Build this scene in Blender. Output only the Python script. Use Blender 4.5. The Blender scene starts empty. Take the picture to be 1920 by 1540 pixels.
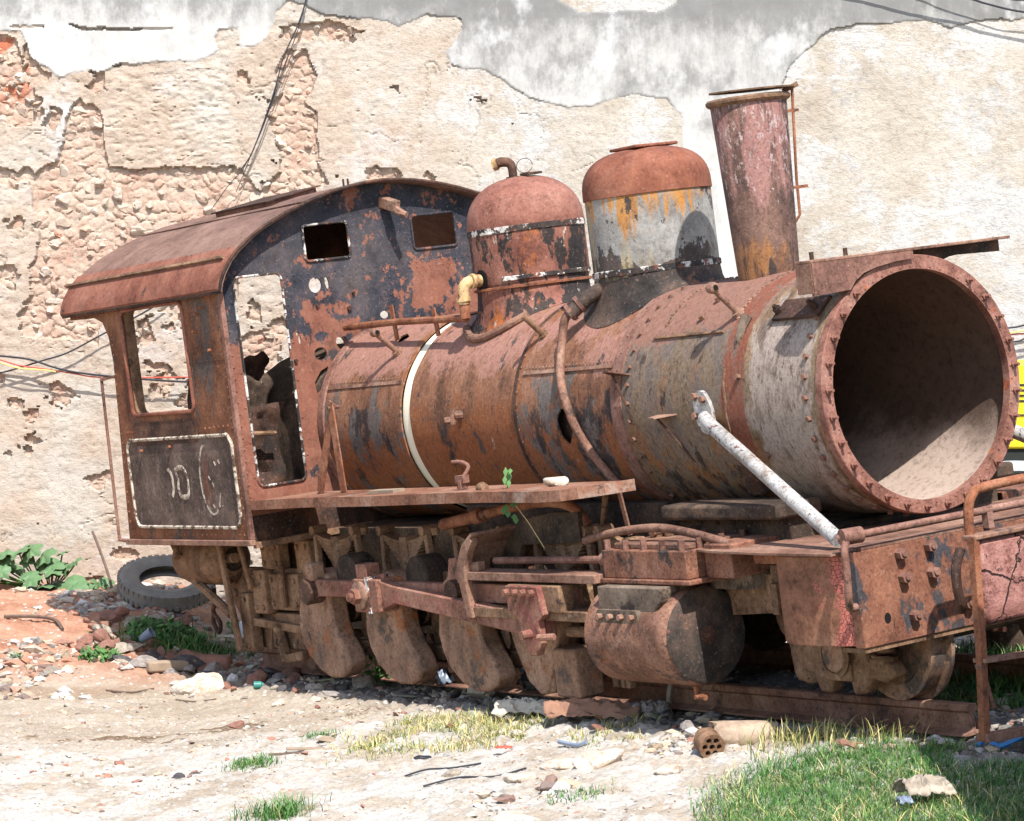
import bpy, math, random
import numpy as np
from mathutils import Vector, Matrix, noise as mnoise
from mathutils.geometry import delaunay_2d_cdt
rnd = random.Random(7)
scene = bpy.context.scene
COL = scene.collection
# ------------------------------------------------------------ camera, sky, sun, exposure
cam = bpy.data.objects.new('camera', bpy.data.cameras.new('camera'))
COL.objects.link(cam)
cam.data.sensor_width = 36.0
cam.data.lens = 96.65
cam.data.clip_start = 0.1
cam.data.clip_end = 600
cam.location = (0, 0, 2.35)
cam.rotation_euler = (math.radians(90) - math.atan(.02), 0, 0)
scene.camera = cam
SUN_TRAVEL = Vector((-.138, .576, -.806)).normalized()
world = bpy.data.worlds.new('World'); scene.world = world; world.use_nodes = True
wn = world.node_tree.nodes; wl = world.node_tree.links
sky = wn.new('ShaderNodeTexSky'); sky.sky_type = 'NISHITA'; sky.sun_disc = False
sky.sun_elevation = math.radians(53.7); sky.sun_rotation = math.radians(166.5)
sky.air_density = 1.0; sky.dust_density = 1.2; sky.ozone_density = 1.0
wn['Background'].inputs['Strength'].default_value = 0.15
wl.new(sky.outputs[0], wn['Background'].inputs['Color'])
sun = bpy.data.objects.new('sun', bpy.data.lights.new('sun', 'SUN')); COL.objects.link(sun)
sun.data.energy = 4.3; sun.data.angle = math.radians(.55); sun.data.color = (1.0, .975, .945)
sun.rotation_euler = SUN_TRAVEL.to_track_quat('-Z', 'Y').to_euler()
sun.location = (3, -10, 20)
vs = scene.view_settings
vs.view_transform = 'Standard'; vs.look = 'None'; vs.exposure = 0.95; vs.gamma = 1.0; vs.use_curve_mapping = False
scene.cycles.max_bounces = 4; scene.cycles.diffuse_bounces = 3; scene.cycles.glossy_bounces = 2; scene.cycles.caustics_reflective = False; scene.cycles.caustics_refractive = False

# ------------------------------------------------------------ object helpers
def tag(o, label=None, cat=None, group=None, kind=None):
    if label: o['label'] = label
    if cat: o['category'] = cat
    if group: o['group'] = group
    if kind: o['kind'] = kind
    return o
def empty(name, loc=(0, 0, 0), rz=0, mat=None, size=.2):
    o = bpy.data.objects.new(name, None); COL.objects.link(o); o.empty_display_size = size
    if mat is not None: o.matrix_world = mat
    else:
        o.location = loc; o.rotation_euler = (0, 0, rz)
    return o
def link(name, me, parent=None):
    o = bpy.data.objects.new(name, me); COL.objects.link(o)
    if parent is not None: o.parent = parent
    return o
class MB:
    """collects geometry for one mesh object"""
    def __init__(s): s.v = []; s.f = []
    def add(s, v, f):
        k = len(s.v); s.v.extend([tuple(p) for p in v]); s.f.extend([tuple(i + k for i in q) for q in f]); return s
    def box(s, c, d, R=None, taper=1.0):
        c = Vector(c); h = [x / 2 for x in d]; V = []
        for z in (-1, 1):
            for y in (-1, 1):
                for x in (-1, 1):
                    t = taper if z > 0 else 1
                    p = Vector((x * h[0] * t, y * h[1] * t, z * h[2]))
                    V.append(c + (R @ p if R else p))
        return s.add(V, [(0, 2, 3, 1), (4, 5, 7, 6), (0, 1, 5, 4), (2, 6, 7, 3), (0, 4, 6, 2), (1, 3, 7, 5)])
    def span(s, a, b):
        return s.box([(a[i] + b[i]) / 2 for i in range(3)], [abs(b[i] - a[i]) for i in range(3)])
    def bar(s, p, q, w, h, up=(0, 0, 1), w2=None, h2=None):
        p = Vector(p); q = Vector(q); d = (q - p).normalized(); u = Vector(up); u = (u - d * u.dot(d))
        if u.length < 1e-4: u = Vector((1, 0, 0)); u = u - d * u.dot(d)
        u.normalize(); r = d.cross(u); w2 = w2 or w; h2 = h2 or h; V = []
        for e, ww, hh in ((p, w, h), (q, w2, h2)):
            for a, b in ((-1, -1), (1, -1), (1, 1), (-1, 1)): V.append(e + r * a * ww / 2 + u * b * hh / 2)
        return s.add(V, [(3, 2, 1, 0), (4, 5, 6, 7), (0, 1, 5, 4), (1, 2, 6, 5), (2, 3, 7, 6), (3, 0, 4, 7)])
    def tube(s, pts, r, n=10, smooth=0, caps=True):
        P = [Vector(p) for p in pts]
        if smooth and len(P) > 2:
            Q = []
            for i in range(len(P) - 1):
                a = P[max(i - 1, 0)]; b = P[i]; c = P[i + 1]; d = P[min(i + 2, len(P) - 1)]
                for k in range(smooth):
                    t = k / smooth
                    Q.append(.5 * ((2 * b) + (c - a) * t + (2 * a - 5 * b + 4 * c - d) * t * t + (3 * b - a - 3 * c + d) * t ** 3))
            Q.append(P[-1]); P = Q
        R = r if isinstance(r, (list, tuple)) else [r] * len(P)
        if len(R) != len(P): R = [R[0] + (R[-1] - R[0]) * i / (len(P) - 1) for i in range(len(P))]
        T = []
        for i in range(len(P)):
            T.append((P[min(i + 1, len(P) - 1)] - P[max(i - 1, 0)]).normalized())
        u = T[0].orthogonal().normalized(); V = []
        for i, p in enumerate(P):
            u = (u - T[i] * u.dot(T[i])).normalized(); w = T[i].cross(u)
            for k in range(n):
                a = 2 * math.pi * k / n; V.append(p + (u * math.cos(a) + w * math.sin(a)) * R[i])
        F = []
        for i in range(len(P) - 1):
            for k in range(n):
                a = i * n + k; b = i * n + (k + 1) % n; F.append((a, b, b + n, a + n))
        if caps: F.append(tuple(range(n))[::-1]); F.append(tuple(range((len(P) - 1) * n, len(P) * n)))
        return s.add(V, F)
    def lathe(s, prof, o=(0, 0, 0), axis='z', n=48, a0=0, a1=2 * math.pi, caps=False):
        """prof: list of (radius, height along axis)"""
        o = Vector(o); full = abs(a1 - a0 - 2 * math.pi) < 1e-6; m = n if full else n + 1; V = []; F = []
        for r, h in prof:
            for k in range(m):
                a = a0 + (a1 - a0) * k / n; c, d = r * math.cos(a), r * math.sin(a)
                p = {'z': (c, d, h), 'x': (h, c, d), 'y': (d, h, c)}[axis]
                V.append(o + Vector(p))
        for i in range(len(prof) - 1):
            for k in range(m if full else m - 1):
                a = i * m + k; b = i * m + (k + 1) % m; F.append((a, b, b + m, a + m))
        if caps:
            F.append(tuple(range(m))[::-1]); F.append(tuple(range((len(prof) - 1) * m, len(prof) * m)))
        return s.add(V, F)
    def prism(s, poly, fn, w0, w1):
        """poly outline (u,v); fn(u,v,w)->xyz"""
        n = len(poly); V = [fn(u, v, w0) for u, v in poly] + [fn(u, v, w1) for u, v in poly]
        F = [tuple(range(n))[::-1], tuple(range(n, 2 * n))] + [(i, (i + 1) % n, n + (i + 1) % n, n + i) for i in range(n)]
        return s.add(V, F)
    def plate(s, outline, holes, fn, w0, w1, extra=()):
        """plate with holes: outline, holes lists of (u,v); fn(u,v,w) -> xyz"""
        vs_ = []; es = []
        for loop in [outline] + list(holes):
            k = len(vs_); n = len(loop); vs_ += [Vector(p) for p in loop]; es += [(k + i, k + (i + 1) % n) for i in range(n)]
        vs_ += [Vector(p) for p in extra]
        ov, oe, of, _, _, _ = delaunay_2d_cdt(vs_, es, [], 0, 1e-6)
        cx = np.array([sum(ov[i].x for i in f) / len(f) for f in of]); cy = np.array([sum(ov[i].y for i in f) / len(f) for f in of])
        ok = inpoly(cx, cy, outline)
        for h in holes: ok &= ~inpoly(cx, cy, h)
        of = [f for f, k in zip(of, ok) if k]
        n = len(ov)
        s.add([fn(p.x, p.y, w0) for p in ov] + [fn(p.x, p.y, w1) for p in ov],
              [tuple(f)[::-1] for f in of] + [tuple(i + n for i in f) for f in of])
        for loop in [outline] + list(holes):
            m = len(loop)
            s.add([fn(u, v, w0) for u, v in loop] + [fn(u, v, w1) for u, v in loop],
                  [(i, (i + 1) % m, m + (i + 1) % m, m + i) for i in range(m)])
        return s
    def dome(s, p, nrm, r, h=None, n=7):
        p = Vector(p); nrm = Vector(nrm).normalized(); h = h or r * .7; u = nrm.orthogonal().normalized(); w = nrm.cross(u); V = []
        for rr, hh in ((1, 0), (.8, .6)):
            for k in range(n):
                a = 2 * math.pi * k / n; V.append(p + (u * math.cos(a) + w * math.sin(a)) * r * rr + nrm * h * hh)
        V.append(p + nrm * h)
        return s.add(V, [(k, (k + 1) % n, n + (k + 1) % n, n + k) for k in range(n)] + [(n + k, n + (k + 1) % n, 2 * n) for k in range(n)])
    def hexnut(s, p, nrm, r, h, n=6, stud=0):
        p = Vector(p); nrm = Vector(nrm).normalized()
        s.tube([p - nrm * .01, p + nrm * h], r, n=n)
        if stud: s.tube([p, p + nrm * (h + stud)], r * .55, n=8)
        return s
    def mesh(s, name, mat, smooth=35):
        me = bpy.data.meshes.new(name); me.from_pydata([tuple(p) for p in s.v], [], s.f)
        if mat is not None: me.materials.append(mat)
        me.validate(); me.update()
        import bmesh
        bm = bmesh.new(); bm.from_mesh(me); bmesh.ops.recalc_face_normals(bm, faces=bm.faces); bm.to_mesh(me); bm.free()
        if smooth:
            me.polygons.foreach_set('use_smooth', [True] * len(me.polygons)); me.set_sharp_from_angle(angle=math.radians(smooth))
        return me
    def build(s, name, mat, parent=None, smooth=35, bevel=0):
        o = link(name, s.mesh(name, mat, smooth), parent)
        if bevel:
            b = o.modifiers.new('edge', 'BEVEL'); b.width = bevel; b.segments = 2; b.limit_method = 'ANGLE'; b.angle_limit = math.radians(40)
        return o
def rounded_rect(x0, x1, y0, y1, r, n=5):
    P = []
    for cx, cy, a in ((x1 - r, y1 - r, 0), (x0 + r, y1 - r, 90), (x0 + r, y0 + r, 180), (x1 - r, y0 + r, 270)):
        for k in range(n + 1):
            t = math.radians(a + 90 * k / n); P.append((cx + r * math.cos(t), cy + r * math.sin(t)))
    return P
def circle2(cx, cy, rx, ry=None, n=16, a=0):
    ry = ry or rx; ca, sa = math.cos(a), math.sin(a)
    return [(cx + rx * math.cos(t) * ca - ry * math.sin(t) * sa, cy + rx * math.cos(t) * sa + ry * math.sin(t) * ca) for t in [2 * math.pi * k / n for k in range(n)]]

# ------------------------------------------------------------ numpy noise
def vnoise(x, y, seed=0):
    xi = np.floor(x).astype(np.int64); yi = np.floor(y).astype(np.int64); fx = x - xi; fy = y - yi
    def h(a, b):
        n = (a * 374761393 + b * 668265263 + seed * 1442695041) & 0x7fffffff
        n = ((n ^ (n >> 13)) * 1274126177) & 0x7fffffff
        return ((n ^ (n >> 16)) & 0xffff) / 65535.0
    sx = fx * fx * (3 - 2 * fx); sy = fy * fy * (3 - 2 * fy)
    return (h(xi, yi) * (1 - sx) + h(xi + 1, yi) * sx) * (1 - sy) + (h(xi, yi + 1) * (1 - sx) + h(xi + 1, yi + 1) * sx) * sy
def fbm(x, y, oct=4, seed=0, gain=.5):
    t = 0; a = 1; s = 0
    for i in range(oct):
        t = t + a * vnoise(x * 2 ** i + i * 17.3, y * 2 ** i + i * 9.1, seed + i); s += a; a *= gain
    return t / s
def cells(x, y, seed=0, jit=.9):
    """F1, F2 of a jittered cell pattern"""
    xi = np.floor(x).astype(np.int64); yi = np.floor(y).astype(np.int64)
    f1 = np.full(x.shape, 9.0); f2 = np.full(x.shape, 9.0); idv = np.zeros(x.shape)
    def h(a, b, s):
        n = (a * 374761393 + b * 668265263 + s * 1442695041) & 0x7fffffff
        n = ((n ^ (n >> 13)) * 1274126177) & 0x7fffffff
        return ((n ^ (n >> 16)) & 0xffff) / 65535.0
    for dx in (-1, 0, 1):
        for dy in (-1, 0, 1):
            a = xi + dx; b = yi + dy
            px = a + .5 + (h(a, b, seed) - .5) * jit; py = b + .5 + (h(a, b, seed + 5) - .5) * jit
            d = np.hypot(px - x, py - y); near = d < f1
            f2 = np.where(near, f1, np.minimum(f2, d)); idv = np.where(near, h(a, b, seed + 9), idv); f1 = np.where(near, d, f1)
    return f1, f2, idv
def inpoly(x, y, poly):
    c = np.zeros(x.shape, bool); n = len(poly)
    for i in range(n):
        x0, y0 = poly[i]; x1, y1 = poly[(i + 1) % n]
        if y0 == y1: continue
        m = ((y0 > y) != (y1 > y)) & (x < (x1 - x0) * (y - y0) / (y1 - y0) + x0); c ^= m
    return c
def sstep(x, a, b):
    u = np.clip((x - a) / (b - a), 0, 1); return u * u * (3 - 2 * u)
# ------------------------------------------------------------ materials
def lin(c):
    return tuple([(v / 255 / 12.92) if v / 255 <= .04045 else ((v / 255 + .055) / 1.055) ** 2.4 for v in c]) + (1.0,)
class NT:
    def __init__(s, name, rough=.85, metal=0.0, spec=.3):
        s.mat = bpy.data.materials.new(name); s.mat.use_nodes = True; s.t = s.mat.node_tree
        s.b = s.t.nodes['Principled BSDF']; s.b.inputs['Roughness'].default_value = rough
        s.b.inputs['Metallic'].default_value = metal; s.b.inputs['Specular IOR Level'].default_value = spec
        s._co = None
    def n(s, typ, **kw):
        nd = s.t.nodes.new(typ)
        for k, v in kw.items(): setattr(nd, k, v)
        return nd
    def put(s, sock, v):
        if isinstance(v, bpy.types.NodeSocket): s.t.links.new(v, sock)
        elif v is not None:
            if sock.type == 'RGBA' and isinstance(v, (tuple, list)) and len(v) == 3: v = lin(v)
            sock.default_value = v
    def co(s):
        if s._co is None: s._co = s.n('ShaderNodeTexCoord').outputs['Object']
        return s._co
    def rand(s): return s.n('ShaderNodeObjectInfo').outputs['Random']
    def attr(s, name): return s.n('ShaderNodeAttribute', attribute_name=name).outputs['Fac']
    def mp(s, sc=(1, 1, 1), loc=(0, 0, 0), v=None):
        m = s.n('ShaderNodeMapping'); s.put(m.inputs['Vector'], v or s.co()); m.inputs['Scale'].default_value = sc; m.inputs['Location'].default_value = loc
        return m.outputs[0]
    def xyz(s, v=None):
        m = s.n('ShaderNodeSeparateXYZ'); s.put(m.inputs[0], v or s.co()); return m.outputs
    def comb(s, x, y, z):
        m = s.n('ShaderNodeCombineXYZ'); s.put(m.inputs[0], x); s.put(m.inputs[1], y); s.put(m.inputs[2], z); return m.outputs[0]
    def noise(s, scale, detail=5, rough=.6, dist=0, v=None):
        m = s.n('ShaderNodeTexNoise'); s.put(m.inputs['Vector'], v or s.co()); m.inputs['Scale'].default_value = scale
        m.inputs['Detail'].default_value = detail; m.inputs['Roughness'].default_value = rough; m.inputs['Distortion'].default_value = dist
        return m.outputs['Fac']
    def vor(s, scale, feature='F1', out='Distance', v=None):
        m = s.n('ShaderNodeTexVoronoi', feature=feature); s.put(m.inputs['Vector'], v or s.co()); m.inputs['Scale'].default_value = scale
        return m.outputs[out]
    def m(s, op, a, b=None, clamp=False):
        m = s.n('ShaderNodeMath', operation=op, use_clamp=clamp); s.put(m.inputs[0], a)
        if b is not None: s.put(m.inputs[1], b)
        return m.outputs[0]
    def mul(s, a, b): return s.m('MULTIPLY', a, b)
    def addv(s, a, b): return s.m('ADD', a, b)
    def inv(s, a): return s.m('SUBTRACT', 1.0, a)
    def sm(s, a, lo, hi):
        m = s.n('ShaderNodeMapRange', interpolation_type='SMOOTHSTEP'); s.put(m.inputs[0], a)
        if lo < hi: m.inputs[1].default_value = lo; m.inputs[2].default_value = hi
        else:
            m.inputs[1].default_value = hi; m.inputs[2].default_value = lo; m.inputs[3].default_value = 1; m.inputs[4].default_value = 0
        return m.outputs[0]
    def mix(s, f, a, b, blend='MIX'):
        m = s.n('ShaderNodeMix', data_type='RGBA', blend_type=blend); s.put(m.inputs[0], f); s.put(m.inputs[6], a); s.put(m.inputs[7], b); return m.outputs[2]
    def ramp(s, f, stops):
        m = s.n('ShaderNodeValToRGB'); s.put(m.inputs[0], f); e = m.color_ramp.elements
        e[0].position = stops[0][0]; e[0].color = lin(stops[0][1]); e[-1].position = stops[-1][0]; e[-1].color = lin(stops[-1][1])
        for p, c in stops[1:-1]: e.new(p).color = lin(c)
        return m.outputs[0]
    def bump(s, h, strength=.4, dist=.02):
        m = s.n('ShaderNodeBump'); m.inputs['Strength'].default_value = strength; m.inputs['Distance'].default_value = dist; s.put(m.inputs['Height'], h)
        s.put(s.b.inputs['Normal'], m.outputs[0])
    def done(s, col=None, rough=None):
        if col is not None: s.put(s.b.inputs['Base Color'], col)
        if rough is not None: s.put(s.b.inputs['Roughness'], rough)
        return s.mat

def rust(name, cols, scale=2.5, patches=(), speck=.35, stretch=(1, 1, 1), bump=.35, rough=.82, warp=None, seed=0, bdist=.012, dust=.10, mott=.75, k=.97):
    """layered rust / flaking paint. patches: (colour, scale, lo, hi, stretch, mask-fn)"""
    sc_ = lambda c: (int(c[0] * k * .985), int(c[1] * k * 1.0), int(c[2] * k * 1.03)) if max(c) < 186 and max(c) - min(c) > 28 else (tuple(int(q * k) for q in c) if max(c) < 186 else c)
    cols = [sc_(c) for c in cols]; patches = [(sc_(p[0]),) + tuple(p[1:]) for p in patches]
    t = NT(name, rough)
    base = t.mp(stretch, (seed * 3.1, seed * 1.7, seed * .9)) if warp is None else warp(t)
    n = t.noise(scale, 4, .65, 0, base)
    nc = len(cols)
    col = t.ramp(n, [(.30 + .40 * i / (nc - 1), c) for i, c in enumerate(cols)])
    fine = t.noise(46, 4, .82, 0, t.co()); med = t.noise(7.5, 5, .8, 0, t.mp((1, 1, .75), (seed, 5, 1)) if warp is None else t.mp((3, 3, 3), (seed, 0, 0), base))
    for i, p in enumerate(patches):
        c, sc, lo, hi = p[:4]; st = p[4] if len(p) > 4 else (1, 1, 1); mf = p[5] if len(p) > 5 else None
        v = base if st == 'w' else t.mp(st, (i * 7.7 + seed, i * 3.3, seed * 2.2 + i))
        d = t.noise(sc, 5, .7, 0, v)
        if mf is not None: d = t.addv(d, mf(t))
        k_ = t.sm(d, lo, hi)
        cc = t.mix(fine, tuple(min(255, int(q * 1.14)) for q in c), tuple(int(q * .74) for q in c))
        col = t.mix(k_, col, cc)
    col = t.mix(mott, col, t.ramp(med, [(.30, (112, 92, 82)), (.46, (226, 218, 212)), (.62, (255, 255, 255))]), 'MULTIPLY')
    col = t.mix(t.mul(t.sm(med, .56, .72), .30), col, (150, 96, 60))
    sp = t.ramp(fine, [(.36, (96, 84, 78)), (.50, (255, 255, 255))])
    col = t.mix(min(1, speck * 1.7), col, sp, 'MULTIPLY')
    if dust: col = t.mix(t.mul(t.sm(n, .35, .75), dust), col, (166, 134, 112))
    col = t.mix(t.mul(t.sm(fine, .60, .68), .34), col, (186, 166, 150))
    t.bump(fine, bump, bdist)
    return t.done(col)

def plain(name, c, rough=.8, var=.25, scale=12, metal=0, bump=.2, spec=.3):
    t = NT(name, rough, metal, spec); n = t.noise(scale, 5, .65)
    col = t.mix(n, tuple(int(v * (1 - var)) for v in c), tuple(min(255, int(v * (1 + var))) for v in c))
    t.bump(t.noise(scale * 4, 4, .7), bump, .008)
    return t.done(col)

M_ = {}
RED = [(88, 60, 49), (134, 94, 79), (158, 118, 102)]
M_['rust_red'] = rust('rust_red', RED, 2.2, [((74, 62, 58), 6, .60, .68)], seed=1)
M_['rust_dust'] = rust('rust_dusty', [(100, 70, 56), (142, 104, 84), (166, 130, 108)], 2.0, [((84, 66, 58), 5, .56, .68), ((150, 92, 58), 4, .60, .70)], seed=2)
M_['rust_dark'] = rust('rust_dark', [(44, 32, 26), (70, 46, 35), (98, 62, 44)], 3.0, [((38, 34, 32), 5, .52, .64)], seed=3)
M_['rust_orange'] = rust('rust_orange', [(104, 62, 42), (150, 92, 62), (172, 118, 86)], 3.0, [((66, 52, 46), 5, .6, .68)], seed=4)
M_['frame'] = rust('greasy_dusty_iron', [(88, 66, 48), (132, 100, 74), (162, 128, 98)], 3.5, [((62, 50, 42), 6, .58, .68), ((176, 146, 112), 9, .60, .70)], seed=5, bump=.5, k=1)
M_['frame_dark'] = rust('sooty_iron', [(44, 37, 31), (66, 54, 44), (96, 77, 60)], 3.0, [((30, 27, 25), 5, .54, .64)], seed=6, k=1)
M_['hollow_dark'] = plain('hollow_dark', (14, 12, 11), .95, .4)  # near-black for discs that paint the shade inside holes
M_['counterweight'] = rust('counterweight_rust', [(104, 84, 70), (152, 117, 94), (178, 142, 116)], 2.6, [((92, 82, 76), 4, .53, .62), ((164, 100, 58), 3.4, .56, .68), ((188, 160, 136), 16, .70, .76)], seed=7, stretch=(1.4, 1, .7), k=1)
M_['rod_red'] = rust('rod_red_paint', [(112, 74, 58), (150, 104, 84), (166, 124, 104)], 3, [((148, 88, 76), 4, .53, .61), ((180, 148, 136), 20, .64, .72), ((90, 66, 54), 7, .58, .68)], seed=8)
M_['roof'] = rust('roof_rust', [(100, 74, 62), (130, 98, 84), (144, 114, 100)], 1.6, [((112, 92, 86), 3.2, .56, .70), ((92, 52, 40), 5, .62, .72)], seed=9, speck=.22)
M_['eave'] = rust('eave_rust', [(112, 62, 46), (144, 88, 68), (158, 104, 84)], 2, [((70, 52, 46), 5, .62, .68)], seed=10, speck=.22)

def m_cabfront():
    def low(t):   # more bare rust low down and to the centre seam
        x, y, z = t.xyz(); return t.addv(t.mul(t.sm(z, .75, -.2), .16), t.mul(t.mul(t.sm(y, -.3, .4), t.sm(z, 1.3, 1.1)), .07))
    return rust('cab_front_black_paint', [(34, 37, 46), (48, 52, 62), (64, 66, 74)], 2.2,
        [((140, 88, 68), 1.7, .545, .57, (1, 1, .9), low), ((146, 94, 74), 8, .60, .625, (1, 1, 1), lambda t: t.mul(low(t), .5)),
         ((166, 96, 62), 3, .66, .74), ((200, 198, 192), 19, .735, .75)], seed=11, speck=.22, bump=.5)
M_['cab_front'] = m_cabfront()
M_['cab_side'] = rust('cab_side_rust', [(84, 52, 34), (126, 78, 50), (150, 100, 66)], 2.4,
    [((86, 78, 74), 2.6, .54, .62, (1.5, 1, .6)), ((54, 40, 34), 5, .62, .7, (2.5, 1, .4)), ((160, 88, 46), 3, .66, .74)], seed=12)
M_['cab_panel'] = rust('cab_panel_faded_black', [(62, 52, 47), (92, 78, 71), (122, 106, 98)], 3.2,
    [((112, 70, 52), 2.6, .62, .70, (1.6, 1, .6)), ((146, 128, 116), 6, .57, .70, (2, 1, .7)), ((40, 34, 32), 9, .62, .7)], seed=13, bump=.8)

def boiler_warp(sx, sa):
    def w(t):
        x, y, z = t.xyz(); a = t.m('ARCTAN2', z, t.mul(y, -1.0)); return t.comb(t.mul(x, sx), t.mul(a, sa), t.mul(x, .3))
    return w
def topmask(lo, hi, amt):   # height on the boiler, upper part
    return lambda t: t.mul(t.addv(t.sm(t.xyz()[2], lo, hi), -.5), amt)
def boilermat(name, seed, orange, black, grey):
    def up(t): return t.mul(t.addv(t.sm(t.xyz()[2], .05, .55), -.5), .34)
    def dn(t): return t.mul(t.addv(t.sm(t.xyz()[2], .50, -.30), -.5), .36)
    def bands(t):
        x = t.xyz()[0]; d = t.m('MINIMUM', t.m('ABSOLUTE', t.addv(x, 4.68)), t.m('MINIMUM', t.m('ABSOLUTE', t.addv(x, 3.2)), t.m('ABSOLUTE', t.addv(x, 2.03)))); return t.mul(t.addv(t.sm(d, .30, .02), -.6), .30)
    return rust(name, [(92, 62, 46), (140, 94, 68), (164, 118, 90)], 2.2,
        [((62, 56, 54), 1.9, black, black + .07, 'w', dn), ((112, 106, 102), 2.4, grey, grey + .06, 'w', lambda t: t.mul(dn(t), .35)),
         ((154, 92, 52), 2.2, orange, orange + .09, 'w', dn), ((170, 122, 104), 2.0, .53, .63, (1, 1, 1), up), ((84, 74, 70), 4.2, .60, .66, 'w'), ((146, 92, 58), 6, .56, .64, 'w', bands), ((52, 44, 40), 7, .63, .70, 'w'), ((188, 172, 156), 4.4, .675, .73, 'w')],
        warp=boiler_warp(2.0, .75), seed=seed, speck=.3)
M_['sheet_a'] = boilermat('boiler_sheet_a', 21, .60, .50, .51)
M_['sheet_b'] = boilermat('boiler_sheet_b', 25, .47, .62, .70)
M_['sheet_c'] = boilermat('boiler_sheet_c', 29, .60, .475, .50)
def m_smokebox():
    def front(t): return t.mul(t.addv(t.mul(t.sm(t.xyz()[0], -.78, -.55), t.sm(t.xyz()[0], -.02, -.14)), -.5), .34)
    def front2(t): return t.addv(front(t), t.mul(t.sm(t.xyz()[2], .62, .35), .10))
    def rear(t): return t.mul(t.addv(t.sm(t.xyz()[0], -.75, -.95), -.5), .20)
    def up(t): return t.mul(t.addv(t.mul(t.sm(t.xyz()[2], .22, .6), t.sm(t.xyz()[0], -.5, -1.0)), -.3), .35)
    def belt(t):
        x = t.xyz()[0]; return t.mul(t.addv(t.mul(t.sm(x, -1.02, -.86), t.sm(x, -.66, -.76)), -.55), .36)
    return rust('smokebox_scorched', [(92, 74, 56), (142, 118, 90), (164, 140, 110)], 2.6,
        [((108, 100, 94), 2.6, .50, .70, 'w', rear), ((150, 104, 62), 2.0, .55, .68, 'w', lambda t: t.mul(t.sm(t.xyz()[2], .15, -.45), .10)),
         ((54, 46, 40), 3.4, .57, .66, 'w', lambda t: t.mul(t.sm(t.xyz()[2], -.1, -.6), .12)),
         ((150, 108, 90), 1.6, .53, .66, (1, 1, 1), up), ((140, 80, 58), 1.5, .47, .58, 'w', belt),
         ((176, 160, 144), 2.7, .59, .69, 'w', front2), ((124, 106, 92), 3.2, .50, .68, 'w', lambda t: t.mul(front(t), .10)), ((100, 84, 74), 7.5, .56, .70, 'w', lambda t: t.mul(front(t), .12))],
        warp=boiler_warp(2.5, .9), seed=33, speck=.28)
M_['smokebox'] = m_smokebox()
M_['smokebox_in'] = rust('smokebox_inside', [(92, 70, 58), (132, 106, 90), (150, 126, 110)], 3, [((80, 58, 46), 4, .58, .7)], seed=34, speck=.3)
M_['ring'] = rust('flange_rust', [(104, 66, 54), (146, 98, 82), (166, 122, 106)], 4, [((178, 96, 56), 7, .62, .68), ((206, 186, 170), 22, .70, .74)], seed=35)
def m_dome1():
    def lo(t): return t.mul(t.addv(t.sm(t.xyz()[2], 1.3, 1.24), -.5), .18)
    def lft(t):
        x, y, z = t.xyz(); return t.addv(lo(t), t.mul(t.sm(x, -4.0, -4.25), .10))
    return rust('steam_dome_rust', [(112, 68, 54), (142, 90, 74), (158, 108, 92)], 2.2,
        [((44, 40, 40), 3.4, .565, .60, (1, 1, .55), lft), ((176, 102, 52), 2.4, .60, .70, (1, 1, .5), lo), ((190, 182, 170), 9, .72, .75, (1, 1, .4), lo), ((112, 100, 86), 7, .66, .74)], seed=41, speck=.28)
M_['dome1'] = m_dome1()
def m_dome2():
    def lo(t): return t.mul(t.sm(t.xyz()[2], 1.05, .85), .10)
    def streak(t): return t.mul(t.addv(t.sm(t.xyz()[2], .85, 1.36), -.75), .30)
    return rust('sand_dome_grey_paint', [(122, 120, 116), (152, 152, 148), (172, 174, 170)], 2.4,
        [((186, 132, 68), 9, .50, .60, (1, 1, .09), streak), ((72, 67, 64), 5, .555, .595, (1, 1, .7), lo), ((172, 154, 108), 6, .54, .68, (1, 1, .16)),
         ((214, 216, 214), 6, .66, .71, (1, 1, .3)), ((98, 82, 74), 11, .665, .69)], seed=42, speck=.22)
M_['dome2'] = m_dome2()
M_['dome2_cap'] = rust('sand_dome_cap_rust', [(112, 62, 42), (136, 80, 58), (148, 92, 70)], 2.4, [((150, 84, 50), 5, .62, .74)], seed=43, speck=.2, bump=.15)
M_['saddle_black'] = rust('saddle_black', [(40, 36, 34), (58, 52, 48), (92, 72, 60)], 3, [((138, 92, 72), 4, .60, .68)], seed=44)
M_['white_band'] = rust('flaked_white_band', [(150, 146, 140), (214, 212, 206), (232, 230, 226)], 5, [((48, 46, 46), 7, .44, .48), ((132, 84, 66), 9, .54, .58)], seed=45)
def m_stack():
    def up(t): return t.mul(t.addv(t.sm(t.xyz()[2], .95, 1.35), -.5), .22)
    def dn(t): return t.mul(t.addv(t.sm(t.xyz()[2], 1.15, .85), -.5), .24)
    return rust('stack_paint', [(58, 46, 42), (92, 68, 58), (122, 90, 76)], 2.2,
        [((150, 108, 98), 3.4, .575, .68, (1, 1, .22), up), ((150, 100, 56), 3, .57, .70, (1, 1, .22), dn), ((46, 38, 38), 3.2, .60, .66, (1, 1, .2)),
         ((172, 150, 142), 30, .65, .72, (1, 1, .5), up)], seed=46, speck=.4)
M_['stack'] = m_stack()
M_['white_pipe'] = rust('white_painted_pipe', [(136, 134, 130), (174, 173, 170), (188, 187, 184)], 4, [((144, 132, 120), 5, .54, .68), ((116, 78, 60), 15, .60, .65), ((84, 76, 70), 26, .60, .65)], seed=51, mott=.5)
M_['cream_band'] = plain('cream_painted_band', (226, 216, 190), .7, .06, 6)
M_['cream_edge'] = rust('chipped_cream_line', [(150, 136, 118), (196, 186, 168), (210, 202, 186)], 12, [((104, 84, 72), 15, .51, .57)], seed=52)
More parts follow.
